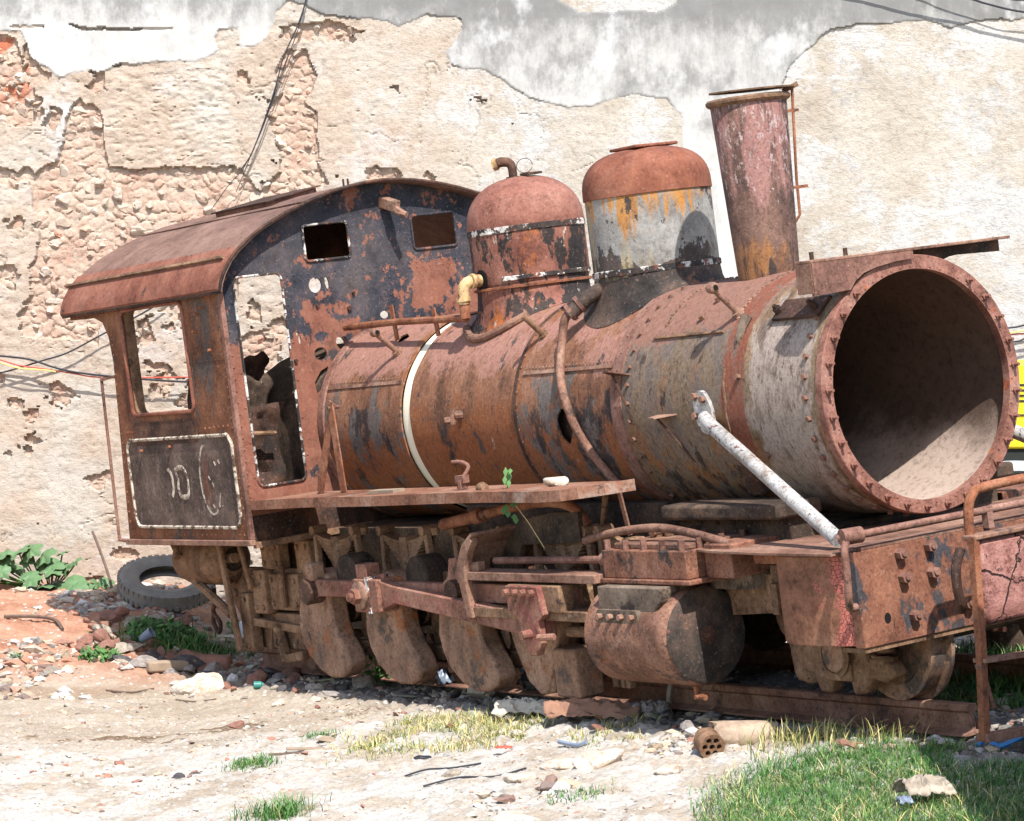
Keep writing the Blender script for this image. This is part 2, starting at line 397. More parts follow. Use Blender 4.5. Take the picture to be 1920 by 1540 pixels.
def m_beam():
    return rust('buffer_beam_paint', [(100, 62, 48), (138, 88, 66), (156, 104, 78)], 2.6,
        [((176, 122, 74), 2.2, .58, .70, (1, 2, .5)), ((68, 70, 76), 3, .545, .60, (1, 1.4, .8)), ((142, 158, 172), 26, .70, .73), ((52, 46, 44), 5, .63, .68, (1, 3, .5))], seed=53)
M_['beam'] = m_beam()
def m_pink():
    t = NT('cracked_pink_paint', .85)
    n = t.noise(16, 5, .75); col = t.ramp(n, [(.34, (116, 76, 68)), (.5, (154, 106, 96)), (.7, (168, 128, 118))])
    chip = t.sm(t.noise(7, 6, .75, 0, t.mp((1, 1, 1), (2, 0, 0))), .55, .60)
    x, y, z = t.xyz(); edge = t.sm(z, -1.10, -1.20)
    col = t.mix(t.m('MAXIMUM', chip, t.mul(edge, t.sm(n, .4, .5))), col, (112, 70, 60)); col = t.mix(t.sm(t.noise(26, 4, .7), .62, .66), col, (90, 62, 56))
    d = t.vor(3.4, 'DISTANCE_TO_EDGE', v=t.comb(*[t.addv(q, t.mul(t.noise(11, 4, .7), .10)) for q in (x, y, z)])); cr = t.sm(d, .022, .006)
    col = t.mix(cr, col, (48, 30, 26))
    t.bump(t.addv(n, t.mul(t.inv(cr), .8)), .8, .02)
    return t.done(col)
M_['pink'] = m_pink()
def m_crackred():
    t = NT('crackled_red_paint', .82); x, y, z = t.xyz(); f = t.noise(14, 5, .7)
    r = t.ramp(t.noise(3, 5, .65), [(.3, (112, 76, 56)), (.55, (150, 104, 80)), (.75, (164, 124, 100))])
    d = t.vor(44, 'DISTANCE_TO_EDGE'); k = t.sm(t.addv(t.noise(5, 5, .7), t.mul(t.sm(x, .25, .64), .34)), .66, .80)
    med = t.noise(8, 5, .8); fi = t.noise(46, 4, .82); r = t.mix(.8, r, t.ramp(med, [(.30, (110, 90, 80)), (.46, (226, 218, 212)), (.62, (255, 255, 255))]), 'MULTIPLY'); r = t.mix(.5, r, t.ramp(fi, [(.36, (96, 84, 78)), (.5, (255, 255, 255))]), 'MULTIPLY')
    p = t.mix(t.sm(d, .10, .02), t.mix(f, (204, 122, 108), (160, 84, 72)), (104, 58, 46)); col = t.mix(t.mul(k, t.sm(f, .33, .45)), r, p); t.bump(t.addv(t.mul(k, t.m('MINIMUM', d, .1)), t.mul(f, .2)), .6, .02)
    return t.done(col)
M_['crackred'] = m_crackred()
M_['brass'] = rust('verdigris_brass', [(140, 104, 70), (196, 164, 116), (214, 190, 148)], 9, [((120, 66, 42), 9, .62, .68)], seed=55)
M_['rubber_black'] = plain('black_rubber_cable', (46, 46, 50), .6, .2, 8, bump=.05)
M_['cable_red'] = plain('red_cable', (176, 82, 66), .6, .1, 8, bump=.05)
M_['cable_yellow'] = plain('yellow_cable', (206, 186, 110), .6, .1, 8, bump=.05)
M_['cable_green'] = plain('green_cable', (86, 96, 84), .6, .1, 8, bump=.05)
M_['wood'] = plain('weathered_wood', (138, 120, 102), .9, .25, 14)
M_['bark'] = plain('dry_stick_bark', (92, 76, 66), .9, .3, 20)

M_['cylinder'] = rust('cylinder_rust', [(84, 58, 46), (140, 98, 78), (164, 124, 102)], 2.2, [((74, 64, 60), 3.0, .55, .63, (.6, 1, 1)), ((150, 94, 58), 2.6, .56, .66, (.5, 1, 1)), ((170, 140, 112), 5, .60, .68, (.6, 1, 1)), ((60, 52, 48), 10, .64, .68)], seed=61, speck=.4)
M_['chest'] = rust('valve_chest_rust', [(90, 58, 44), (140, 92, 70), (156, 110, 88)], 2.8, [((58, 52, 50), 4, .54, .62), ((196, 186, 172), 20, .70, .74), ((160, 92, 56), 4, .62, .7)], seed=62, speck=.4)
M_['board'] = rust('running_board_rust', [(104, 64, 46), (146, 98, 74), (162, 122, 100)], 1.6, [((170, 146, 128), 2.2, .55, .68), ((90, 70, 60), 6, .6, .68)], seed=63)
M_['jacket'] = rust('jacket_grey_scale', [(72, 62, 54), (112, 98, 84), (142, 126, 108)], 3, [((56, 48, 42), 5, .56, .64), ((140, 90, 60), 4, .6, .68)], seed=64, k=1)
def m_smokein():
    t = NT('dark_to_pale_smokebox_lining', .9); x, y, z = t.xyz(); f = t.noise(20, 4, .75); n = t.noise(2.2, 5, .7)
    hollow_dark = t.mix(n, (52, 42, 36), (104, 82, 68)); bed_tone = t.mix(n, (146, 126, 112), (176, 158, 144))
    col = t.mix(t.sm(t.addv(t.mul(z, -1.0), t.mul(t.addv(n, -.5), .5)), .18, .50), hollow_dark, bed_tone)  # dark tone above, paler towards the bottom, edge broken by noise
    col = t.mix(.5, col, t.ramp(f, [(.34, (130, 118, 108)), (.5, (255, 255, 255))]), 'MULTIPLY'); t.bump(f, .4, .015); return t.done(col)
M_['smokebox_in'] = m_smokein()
# ------------------------------------------------------------ big surfaces
def mesh_np(name, V, Q, mat, smooth=True):
    me = bpy.data.meshes.new(name); V = np.asarray(V, np.float32); Q = np.asarray(Q, np.int32); k = Q.shape[1]
    me.vertices.add(len(V)); me.vertices.foreach_set('co', V.ravel())
    me.loops.add(Q.size); me.loops.foreach_set('vertex_index', Q.ravel())
    me.polygons.add(len(Q)); me.polygons.foreach_set('loop_start', np.arange(0, Q.size, k, dtype=np.int32))
    me.polygons.foreach_set('loop_total', np.full(len(Q), k, np.int32))
    me.polygons.foreach_set('use_smooth', np.full(len(Q), smooth))
    me.materials.append(mat); me.update(calc_edges=True); me.validate()
    return me
def m_cream():
    t = NT('cream_plaster', .92, 0, .15); x, y, z = t.xyz()
    n = t.noise(1.3, 5, .66); f = t.noise(22, 4, .75)
    col = t.ramp(n, [(.30, (156, 144, 129)), (.5, (169, 160, 147)), (.72, (177, 169, 158))])
    right = t.mul(t.sm(x, -1.6, .6), .075)
    br = t.noise(11, 4, .7, 1.2, t.mp((1, 1, 2.4)))
    w = t.sm(t.addv(t.noise(1.0, 6, .72), t.addv(right, t.mul(br, .22))), .645, .745)
    col = t.mix(t.mul(w, .85), col, (178, 176, 172))
    st = t.mul(t.sm(n, .62, .44), t.sm(x, .5, -1.5))
    col = t.mix(t.mul(st, .30), col, (172, 140, 116))
    g = t.mul(t.sm(t.noise(1.0, 5, .7, 0, t.mp((1, 1, 1), (9, 1, 5))), .54, .70), t.sm(x, .5, 2.0))
    col = t.mix(t.mul(g, t.mul(t.sm(br, .40, .6), .75)), col, (132, 132, 135))
    col = t.mix(.30, col, t.ramp(f, [(.34, (150, 134, 118)), (.50, (255, 255, 255))]), 'MULTIPLY')
    t.bump(t.addv(f, t.mul(br, .7)), .45, .03)
    return t.done(col)
def m_white():
    t = NT('grey_white_plaster', .9, 0, .15); x, y, z = t.xyz()
    lf = t.sm(x, -2.6, -1.4); hi = t.addv(t.mul(t.sm(z, 5.2, 5.8), .20), t.mul(t.mul(t.sm(z, 4.2, 5.0), lf), .16))
    n1 = t.noise(3.2, 6, .82, 0, t.mp((1.5, 1, .55), (3, 0, 1))); f = t.noise(9, 4, .75)
    s1 = t.sm(t.addv(n1, hi), .44, .90)
    s2 = t.sm(t.addv(t.noise(2.6, 6, .72, 0, t.mp((1.3, 1, .9), (7, 0, 2))), hi), .58, .82)
    col = t.mix(f, (184, 182, 177), (170, 167, 161))
    col = t.mix(t.mul(s1, .7), col, (126, 124, 121)); col = t.mix(t.mul(s2, .6), col, (96, 95, 93))
    wash = t.sm(t.noise(1.5, 5, .65, 0, t.mp((1, 1, .7), (1, 6, 8))), .58, .68)
    col = t.mix(t.mul(wash, .7), col, (184, 183, 180))
    col = t.mix(t.mul(t.sm(t.noise(24, 2, .6), .735, .77), .6), col, (90, 88, 88))
    t.bump(f, .2, .02)
    return t.done(col)
def m_core():
    t = NT('exposed_rubble_core', .95, 0, .1); f = t.noise(28, 4, .75)
    col = t.ramp(t.noise(2.6, 5, .7), [(.28, (168, 132, 114)), (.48, (178, 154, 136)), (.72, (182, 168, 152))])
    x, y, z = t.xyz(); br = t.mul(t.sm(t.noise(3, 3, .6, 0, t.mp((1, 1, 1), (2, 2, 2))), .46, .56), t.mul(t.sm(x, -4.45, -4.65), t.sm(z, 4.6, 4.9)))
    col = t.mix(br, col, (170, 104, 78))
    col = t.mix(.35, col, t.ramp(f, [(.32, (158, 134, 116)), (.52, (255, 255, 255))]), 'MULTIPLY')
    t.bump(f, .6, .03)
    return t.done(col)
def m_stone():
    t = NT('rubble_stone', .95, 0, .1)
    v = t.mp((1, 1, 1)); r = t.rand(); f = t.noise(2.4, 5, .75, 0, v)
    col = t.ramp(r, [(0, (174, 150, 132)), (.35, (180, 162, 146)), (.62, (178, 164, 150)), (.85, (188, 176, 162)), (1, (172, 128, 110))])
    col = t.mix(.4, col, t.ramp(f, [(.32, (176, 150, 128)), (.55, (255, 254, 250))]), 'MULTIPLY')
    t.bump(f, .6, .012)
    return t.done(col)
M_['cream'] = m_cream(); M_['whiteplaster'] = m_white(); M_['core'] = m_core(); M_['stone'] = m_stone()

WS = .005043                                   # metres on the wall per traced unit
WX = lambda u: (u - 960) * WS
WZ = lambda v: 1.83 - (v - 770) * WS
def wl_(pts): return [(WX(a), WZ(b)) for a, b in pts]
COAT = wl_([(-420, 40), (-250, 70), (-80, 60), (40, 58), (60, 108), (120, 148), (165, 130), (190, 136), (235, 120), (300, 117), (362, 121), (410, 95), (404, 72), (418, 54), (446, 58), (452, 88), (480, 90), (505, 66), (520, 22), (545, 2), (572, 10), (600, 30), (640, 38), (700, 35), (745, 52), (770, 42), (800, 30), (865, 35), (868, 62), (838, 100), (850, 122), (872, 130), (910, 133), (940, 150), (975, 175), (1010, 192), (1065, 200), (1110, 198), (1150, 183), (1200, 178), (1250, 188), (1275, 215), (1280, 270), (1290, 400), (1330, 570), (1500, 570), (1470, 420), (1442, 300), (1455, 190), (1480, 125), (1520, 85), (1560, 55), (1640, 45), (1740, 40), (1780, 52), (1830, 42), (2000, 30), (2130, 55), (2350, 20), (2350, -160), (-420, -160)])
COATHOLES = [wl_(p) for p in ([(1025, -60), (1040, 0), (1082, 26), (1140, 27), (1200, 22), (1232, 27), (1270, 10), (1310, -60)], [(20, 50), (85, 52), (84, 58), (25, 56)],
    [(130, 49), (165, 52), (240, 53), (325, 54), (325, 60), (240, 58), (150, 58)])]
RUB = [wl_(p) for p in (
    [(60, 335), (110, 300), (125, 225), (150, 185), (195, 205), (200, 295), (215, 314), (300, 318), (350, 310), (445, 312), (475, 335), (500, 372), (440, 410), (300, 470), (210, 520), (200, 600), (185, 645), (140, 640), (105, 605), (65, 555), (58, 500), (75, 430), (62, 380)],
    [(540, 100), (575, 95), (590, 150), (575, 190), (600, 215), (590, 260), (600, 310), (612, 350), (480, 385), (495, 340), (530, 320), (520, 260), (500, 215), (530, 180), (515, 140)],
    [(525, 50), (560, 42), (640, 48), (685, 62), (620, 75), (560, 85), (530, 70)],
    [(-40, 80), (12, 66), (32, 70), (36, 95), (45, 120), (40, 150), (20, 160), (-40, 165)],
    [(-40, 172), (40, 170), (62, 210), (60, 235), (30, 240), (-40, 220)],
    [(688, 340), (700, 310), (738, 310), (757, 332), (725, 350)], [(790, 335), (800, 322), (815, 332), (810, 345)],
    [(470, 560), (488, 575), (494, 608), (466, 600)], [(92, 720), (112, 712), (140, 738), (122, 765), (98, 752)], [(80, 235), (95, 205), (118, 212), (100, 245)],
    [(255, 600), (275, 590), (290, 640), (270, 650)], [(280, 720), (300, 716), (303, 742), (284, 752)], [(160, 155), (190, 150), (205, 172), (180, 180)],
    [(40, 340), (55, 325), (20, 335), (-20, 345), (-20, 352)], [(415, 520), (440, 515), (450, 560), (430, 570)], [(735, 170), (752, 160), (757, 175)])]
def build_wall():
    root = empty('old_plaster_wall', (0, 26, 0))
    tag(root, 'tall old wall of flaking cream and grey plaster over rubble masonry, behind the locomotive', 'wall')
    st = .0132
    xs = np.arange(-6.7, 6.7, st); zs = np.arange(-.35, 6.0, st); X, Z = np.meshgrid(xs, zs); 
    wx = X + (fbm(X * 7, Z * 7, 4, 3) - .5) * .11; wz = Z + (fbm(X * 7 + 50, Z * 7, 4, 4) - .5) * .11
    coat = inpoly(wx * .6 + X * .4, wz * .6 + Z * .4, COAT)
    for h in COATHOLES: coat &= ~inpoly(wx * .4 + X * .6, wz * .4 + Z * .6, h)
    rub = np.zeros(X.shape, bool)
    for p in RUB: rub |= inpoly(wx, wz, p)
    # scattered little spalls in the left half
    sp = fbm(X * 3.1, Z * 4.2, 5, 21) + .10 * sstep(-X, .8, 3.5) - .03
    blk = inpoly(X, Z, wl_([(198, 128), (445, 120), (450, 318), (200, 318)]))
    rub |= (sp > .725 + .05 * (1 - sstep(Z, 1.2, 2.4))) & (X < .2) & ~blk
    rub &= ~coat
    L = np.where(coat, 2, np.where(rub, 0, 1))
    f1, f2, idv = cells((X + (fbm(X * 9, Z * 9, 3, 8) - .5) * .10) * 8.0, (Z + (fbm(X * 9, Z * 9, 3, 12) - .5) * .08) * 11.0, 2)
    core = .028 * sstep(f2 - f1, .0, .20) * (.30 + .70 * idv) * (1 - .5 * f1) + .035 * (fbm(X * 5, Z * 5, 5, 31) - .5) + .012 * fbm(X * 28, Z * 28, 3, 5) - .035
    rough = inpoly(X, Z, wl_([(205, 140), (430, 125), (440, 300), (210, 305)])) * 1.0
    left = sstep(-X, .5, 2.5) * (.35 + .65 * sstep(Z, 1.3, 2.6))
    ridg = np.abs(fbm(X * 10 + 3 * fbm(X * 2, Z * 2, 2, 3), Z * 26, 4, 41) - .5)
    cream = .030 + .030 * (fbm(X * 1.6, Z * 1.6, 4, 51) - .5) + (.010 + .012 * left) * (fbm(X * 9, Z * 13, 5, 61) - .5) + (.006 + .03 * rough + .012 * left) * (.16 - ridg)
    crk = np.abs(fbm(X * 1.7 + 9, Z * 1.9, 5, 71) - .5); cream -= np.where((crk < .0045) & (X < 1.2) & (fbm(X * 1.3 + 7, Z * 1.3, 3, 73) > .52), .012, 0)
    pit = fbm(X * 22, Z * 26, 3, 77); cream -= np.where((pit > .86 - .06 * left) & (X < .5), .014, 0)
    white = .034 + .030 * (fbm(X * 1.6, Z * 1.6, 4, 51) - .5) + .030 * fbm(X * 2.4, Z * 2.4, 3, 83) ** 2 + .004 * (fbm(X * 16, Z * 16, 4, 91) - .5)
    H = np.where(L == 2, white, np.where(L == 1, cream, core))
    nz, nx = X.shape; idx = np.arange(nz * nx).reshape(nz, nx)
    Q = np.stack([idx[:-1, :-1], idx[:-1, 1:], idx[1:, 1:], idx[1:, :-1]], -1).reshape(-1, 4)
    FL = L.ravel()[Q].max(1); V = np.stack([X.ravel(), -H.ravel(), Z.ravel()], 1)
    for k, nm, mt in ((0, 'rubble_core', 'core'), (1, 'cream_plaster_coat', 'cream'), (2, 'grey_plaster_coat', 'whiteplaster')):
        q = Q[FL == k]; u, inv_ = np.unique(q, return_inverse=True)
        o = link(nm, mesh_np(nm, V[u], inv_.reshape(-1, 4), M_[mt]), root); o.data.set_sharp_from_angle(angle=math.radians(42))
    # the wall goes on beyond the worn stretch
    mb = MB(); mb.span((-16, .03, -.5), (16, .5, 7.4)); mb.span((-16, -.045, -.5), (-6.69, .025, 7.4)); mb.span((6.68, -.045, -.5), (16, .025, 7.4))
    mb.build('wall_body', M_['cream'], root)
    mb = MB(); mb.span((-6.69, -.065, 5.98), (6.68, .025, 7.4)); mb.build('upper_wall', M_['whiteplaster'], root)
    # single stones proud of the core
    meshes = []
    r0 = random.Random(3)
    import bmesh
    for k in range(12):
        bm = bmesh.new(); bmesh.ops.create_icosphere(bm, subdivisions=3, radius=1)
        off = Vector((r0.uniform(0, 50), r0.uniform(0, 50), 0)); cuts = [(Vector((r0.gauss(0, 1), r0.gauss(0, 1), r0.gauss(0, 1))).normalized(), r0.uniform(.5, .75)) for _ in range(7)]
        for v in bm.verts:
            d = 1 + .45 * mnoise.noise(v.co * 1.1 + off) + .22 * mnoise.noise(v.co * 2.6 + off)
            c = v.co * d
            for pn, pd in cuts:
                q = c.dot(pn)
                if q > pd: c = c - pn * (q - pd)
            v.co = c
        me = bpy.data.meshes.new('stone'); bm.to_mesh(me); bm.free(); me.materials.append(M_['stone'])
        me.polygons.foreach_set('use_smooth', [True] * len(me.polygons)); me.set_sharp_from_angle(angle=math.radians(28)); meshes.append(me)
    placed = []; tries = 0; flat = (L == 0)
    while len(placed) < 285 and tries < 60000:
        tries += 1
        p = RUB[r0.choice([0, 0, 0, 0, 0, 0, 1, 1, 1, 2, 4, 3, 5, 8])]; xs_ = [q[0] for q in p]; zs_ = [q[1] for q in p]
        x = r0.uniform(max(-5.1, min(xs_)), max(xs_)); z = r0.uniform(min(zs_), max(zs_))
        i = int((z + .35) / st); j = int((x + 6.7) / st)
        if not (0 < i < nz - 1 and 0 < j < nx - 1) or not flat[i, j]: continue
        r = r0.choice([.032, .038, .045, .055, .068, .085]) * (1 if tries < 25000 else .7)
        if any((x - a) ** 2 + ((z - b) * 1.25) ** 2 < (.82 * (r + c)) ** 2 for a, b, c in placed): continue
        placed.append((x, z, r))
        o = link('stone', meshes[r0.randrange(12)], root); o.location = (x, -core[i, j] + .027, z)
        o.rotation_euler = (r0.uniform(0, 6), r0.uniform(-.4, .4), r0.uniform(0, 6)); o.scale = (r * 1.2, r * r0.uniform(.55, .75), r * .86)
    return root
build_wall()

# ------------------------------------------------------------ ground
def gz(X, Y):
    xc = np.clip(X, -2.4, 3.6)
    z = .127 * xc + .0187 * (np.clip(Y, 10, 26) - 18) + .02
    return z + sstep(-X, 2.0, 3.4) * sstep(Y, 20.5, 25.2) * .34
def gz1(x, y): return float(gz(np.array([x], float), np.array([y], float))[0])
def ground_h(X, Y):
    near = ((X > -6) & (X < 5)) * 1.0
    h = gz(X, Y) + near * (.05 * (fbm(X * 1.1, Y * 1.1, 4, 7) - .5) + .016 * (fbm(X * 8, Y * 5, 4, 9) - .5))
    mound = sstep(-X, 2.3, 3.2) * sstep(Y, 21.3, 23.0) * sstep(-Y, -26.5, -24.0)
    h += mound * (.10 * (fbm(X * 3.2, Y * 2.4, 5, 15) - .4) + .03 * (fbm(X * 13, Y * 9, 3, 16) - .5))
    dr = .845 * (X - 2.52) + .535 * (Y - 14.911); h -= .06 * np.exp(-((dr + .13) / .20) ** 2) * (X < 2.9) * (X > -2)
    rub = np.exp(-(((X * .845 + (Y - 18.45) * .535) ) / .75) ** 2) * (X < 3) * (X > -3.2)      # rubble beside the track
    f1, f2, idv = cells(X * 15, Y * 11, 4)
    h += (.012 + .022 * rub) * np.sqrt(np.clip(1 - (f1 / .6) ** 2, 0, 1)) * (idv > .45) * near
    f1, f2, idv = cells(X * 38, Y * 26, 6)
    h += .007 * np.sqrt(np.clip(1 - (f1 / .6) ** 2, 0, 1)) * (idv > .4) * near
    return h
def m_ground():
    t = NT('pale_dirt_ground', .95, 0, .1); x, y, z = t.xyz()
    col = t.ramp(t.noise(2.2, 5, .7), [(.28, (142, 128, 111)), (.5, (164, 151, 134)), (.72, (174, 163, 148))])
    wob = t.mul(t.addv(t.noise(1.4, 5, .6), -.5), 2.2)
    white = t.mul(t.sm(t.addv(y, wob), 19.0, 17.6), t.sm(t.noise(3, 5, .72, 0, t.mp((1, .7, 1), (4, 4, 4))), .40, .56))
    col = t.mix(t.mul(white, .85), col, (180, 176, 168))
    red = t.mul(t.sm(t.addv(y, wob), 20.9, 22.2), t.sm(t.addv(x, t.mul(wob, .3)), -2.2, -2.9))
    redc = t.ramp(t.noise(3.2, 6, .65), [(.3, (144, 96, 74)), (.5, (168, 122, 98)), (.72, (180, 150, 128))])
    col = t.mix(t.mul(red, .9), col, redc)
    d = t.addv(t.mul(x, .845), t.mul(t.addv(y, -18.6), .535))
    bed_tone = t.mul(t.sm(t.m('ABSOLUTE', t.addv(t.addv(d, -.55), t.mul(wob, .12))), 1.25, .75), t.sm(x, -2.6, -1.8))
    ashc = t.ramp(t.noise(9, 6, .7), [(.3, (74, 70, 68)), (.55, (124, 116, 108)), (.75, (164, 152, 138))])
    col = t.mix(t.mul(bed_tone, .85), col, ashc)
    wet = t.sm(t.addv(t.noise(3, 5, .6, .3, t.mp((.5, 1.6, 1), (2, 7, 1))), t.mul(t.sm(t.m('ABSOLUTE', t.addv(y, -18.75)), .5, .1), .16)), .70, .76)
    col = t.mix(t.mul(t.mul(wet, t.sm(x, -.5, -.9)), .8), col, (96, 72, 48))
    wet2 = t.mul(t.sm(t.m('ABSOLUTE', t.addv(y, t.addv(-20.9, t.mul(wob, .12)))), .35, .15), t.sm(x, -2.6, -3.2)); col = t.mix(t.mul(wet2, .5), col, (124, 96, 68))
    bits = t.vor(24, 'F1', 'Color'); bd = t.vor(24, 'F1', 'Distance'); bx = t.xyz(bits)
    col = t.mix(t.mul(t.sm(bx[0], .86, .88), t.sm(bd, .45, .3)), col, t.ramp(bx[1], [(0, (110, 102, 96)), (.4, (206, 200, 192)), (.75, (192, 182, 166)), (1, (168, 106, 82))]))
    col = t.mix(.4, col, t.ramp(t.noise(40, 4, .8), [(.34, (140, 126, 112)), (.52, (255, 255, 255))]), 'MULTIPLY')
    t.bump(t.noise(40, 4, .8), .7, .02)
    return t.done(col)
M_['ground'] = m_ground()
def build_ground():
    xs = np.concatenate([np.linspace(-90, -6.2, 22), np.arange(-6, 4.6, .023), np.linspace(4.8, 90, 22)])
    ys = np.concatenate([np.linspace(-60, 11.2, 22), np.arange(11.4, 26.4, .023), np.linspace(26.6, 160, 16)])
    X, Y = np.meshgrid(xs, ys); H = ground_h(X, Y); ny, nx = X.shape; idx = np.arange(ny * nx).reshape(ny, nx)
    Q = np.stack([idx[:-1, :-1], idx[:-1, 1:], idx[1:, 1:], idx[1:, :-1]], -1).reshape(-1, 4)
    o = link('ground', mesh_np('ground', np.stack([X.ravel(), Y.ravel(), H.ravel()], 1), Q, M_['ground'])); tag(o, kind='structure')
build_ground()
ICO_V = None
def ico():
    import bmesh
    bm = bmesh.new(); bmesh.ops.create_icosphere(bm, subdivisions=1, radius=1)
    V = np.array([v.co[:] for v in bm.verts]); F = np.array([[v.index for v in f.verts] for f in bm.faces]); bm.free(); return V, F
def m_pebble():
    t = NT('loose_stones', .92, 0, .15); r = t.n('ShaderNodeNewGeometry').outputs['Random Per Island']
    col = t.ramp(r, [(0, (196, 188, 174)), (.3, (178, 160, 136)), (.5, (150, 140, 128)), (.68, (204, 200, 194)), (.8, (112, 106, 102)), (.92, (164, 116, 94)), (1, (184, 174, 158))])
    col = t.mix(.4, col, t.ramp(t.noise(40, 5, .7), [(.3, (150, 140, 130)), (.6, (255, 255, 255))]), 'MULTIPLY'); t.bump(t.noise(60, 4, .7), .5, .02)
    return t.done(col)
M_['pebble'] = m_pebble()
def build_gravel():
    rg = np.random.default_rng(5); V0, F0 = ico(); P = []
    def scat(n, x0, x1, y0, y1, s0, s1, keep=None):
        x = rg.uniform(x0, x1, n); y = rg.uniform(y0, y1, n); s = s0 + (s1 - s0) * rg.random(n) ** 3
        k = np.ones(n, bool) if keep is None else keep(x, y); P.append(np.stack([x, y, s], 1)[k])
    clump = lambda x, y: fbm(x * 1.3, y * .9, 3, 44) > .47
    scat(4200, -4.2, 3.2, 13, 21, .006, .026, clump)
    scat(9000, -4.0, 2.4, 12.8, 20, .003, .012, lambda x, y: fbm(x * 1.1, y * .8, 3, 47) > .44)
    track = lambda x, y: np.abs(x * .845 + (y - 18.6) * .535 - .35) < .55
    scat(9000, -3, 3, 14, 23, .010, .042, track)
    scat(2600, -4.6, -2.1, 20.6, 25.6, .012, .06, lambda x, y: fbm(x * 2, y * 1.5, 3, 4) > .5)
    scat(1600, -.2, 1.9, 14.6, 17.2, .012, .05, clump)
    P_ = np.concatenate(P); n = len(P_)
    R = rg.normal(size=(n, 3, 3)); R, _ = np.linalg.qr(R)
    def_ = 1 + .48 * rg.standard_normal((n, len(V0), 1)).clip(-1, 1)
    sc = np.stack([rg.uniform(.8, 1.4, n), rg.uniform(.7, 1.1, n), rg.uniform(.5, .8, n)], 1)
    V = np.einsum('nij,nkj->nki', R, V0[None] * def_) * (P_[:, 2] [:, None] * 1)[:, None, :] * sc[:, None, :]
    h = ground_h(P_[:, 0], P_[:, 1])
    V += np.stack([P_[:, 0], P_[:, 1], h + P_[:, 2] * .25], 1)[:, None, :]
    F = (F0[None] + (np.arange(n) * len(V0))[:, None, None]).reshape(-1, 3)
    o = link('loose_gravel', mesh_np('loose_gravel', V.reshape(-1, 3), F, M_['pebble'], False))
    tag(o, 'loose pale gravel and stone chips strewn over the dirt', 'gravel', kind='stuff')
build_gravel()
# ------------------------------------------------------------ the locomotive (own axes: x forward, -y the near side, z up, origin on the boiler axis at the smokebox mouth)
LOCO = Matrix(((.53438816, .83587277, -.12548308, 2.36272565), (-.84362241, .53663356, -.0180458, 15.90165074), (.05225444, .1155038, .99193162, 2.18491422), (0, 0, 0, 1)))
loco = empty('steam_locomotive', mat=LOCO)
tag(loco, 'derelict rusty steam locomotive with empty smokebox, two domes and tall stack', 'locomotive')
PI = math.pi
XZ = lambda u, v, w: (u, w, v)      # plate in a plane of constant y
YZ = lambda u, v, w: (w, u, v)      # plate in a plane of constant x
XY = lambda u, v, w: (u, v, w)
def cyl(x, a, r):                    # point on the boiler: a=0 near side, 90 deg top
    return (x, -r * math.cos(a), r * math.sin(a))
def P(mb, name, mat, parent=None, bevel=0, smooth=35, label=None):
    o = mb.build(name, M_[mat] if isinstance(mat, str) else mat, parent or loco, smooth, bevel)
    if label: o['label'] = label
    if name.endswith(('rivets', 'tube_ends', '_bolts', 'weld_scale')): o['kind'] = 'stuff'
    return o
def ring_rivets(x, r, n, a0, a1, rr=.011):
    mb = MB()
    for k in range(n):
        a = a0 + (a1 - a0) * k / (n - 1); p = cyl(x, a, r); mb.dome(p, (0, p[1], p[2]), rr)
    return mb
def seam_rivets(x0, x1, a, r, n, rr=.008):
    mb = MB()
    for k in range(n):
        p = cyl(x0 + (x1 - x0) * k / (n - 1), a, r); mb.dome(p, (0, p[1], p[2]), rr)
    return mb
# --- boiler
RB = .728
shell = P(MB().lathe([(.3, -5.98), (.66, -5.97), (.66, -1.9)], axis='x', n=64), 'boiler_shell', 'rust_dark')
def dent(x, a, amp=.006): return amp * (mnoise.noise(Vector((x * 2.3, a * 2.0, 1.7))) + .5 * mnoise.noise(Vector((x * 6, a * 5, 4))))
def sheet(name, x0, x1, R, mat, holes=(), amp=.007, ragged=0, nx=26, na=120):
    """curved lagging sheet with real thickness; holes cut through (u=x, v=angle)"""
    out = []
    na_ = na; hs = []
    a0, a1 = -PI * .62, PI * 1.62 - 1e-3
    for k in range(nx): out.append((x0 + (x1 - x0) * k / nx, a0))
    for k in range(na_): a = a0 + (a1 - a0) * k / na_; out.append((x1 + ragged * mnoise.noise(Vector((3, a * 5, 2))), a))
    for k in range(nx): out.append((x1 + (x0 - x1) * k / nx, a1))
    for k in range(na_): a = a1 + (a0 - a1) * k / na_; out.append((x0 + ragged * mnoise.noise(Vector((9, a * 5, 2))), a))
    extra = []
    for i in range(1, nx):
        for j in range(1, na_):
            u = x0 + (x1 - x0) * i / nx; v = a0 + (a1 - a0) * j / na_
            if min(abs(u - x0), abs(u - x1)) < ragged + .01: continue
            if all(((u - h[0]) / (h[2] * 1.3)) ** 2 + ((v - h[1]) / (h[3] * 1.3)) ** 2 > 1 for h in holes): extra.append((u, v))
    hl = []
    for h in holes:
        hl.append([(h[0] + h[2] * math.cos(t) * (1 + .13 * math.sin(3 * t + 1)), h[1] + h[3] * math.sin(t) * (1 + .1 * math.cos(4 * t))) for t in [2 * PI * k / 22 for k in range(22)]])
    fn = lambda u, v, w: cyl(u, v, R + w + dent(u, v, amp))
    return P(MB().plate(out, hl, fn, -.012, 0, extra), name, mat)
s_a = sheet('lagging_sheet', -5.95, -4.735, .738, 'sheet_a', ragged=.012, holes=[(-5.12, .98, .07, .06)])
s_b = sheet('lagging_sheet', -4.63, -3.21, .722, 'sheet_b')
s_c = sheet('lagging_sheet', -3.205, -2.06, .736, 'sheet_c', holes=[(-2.66, -.10, .085, .15)])
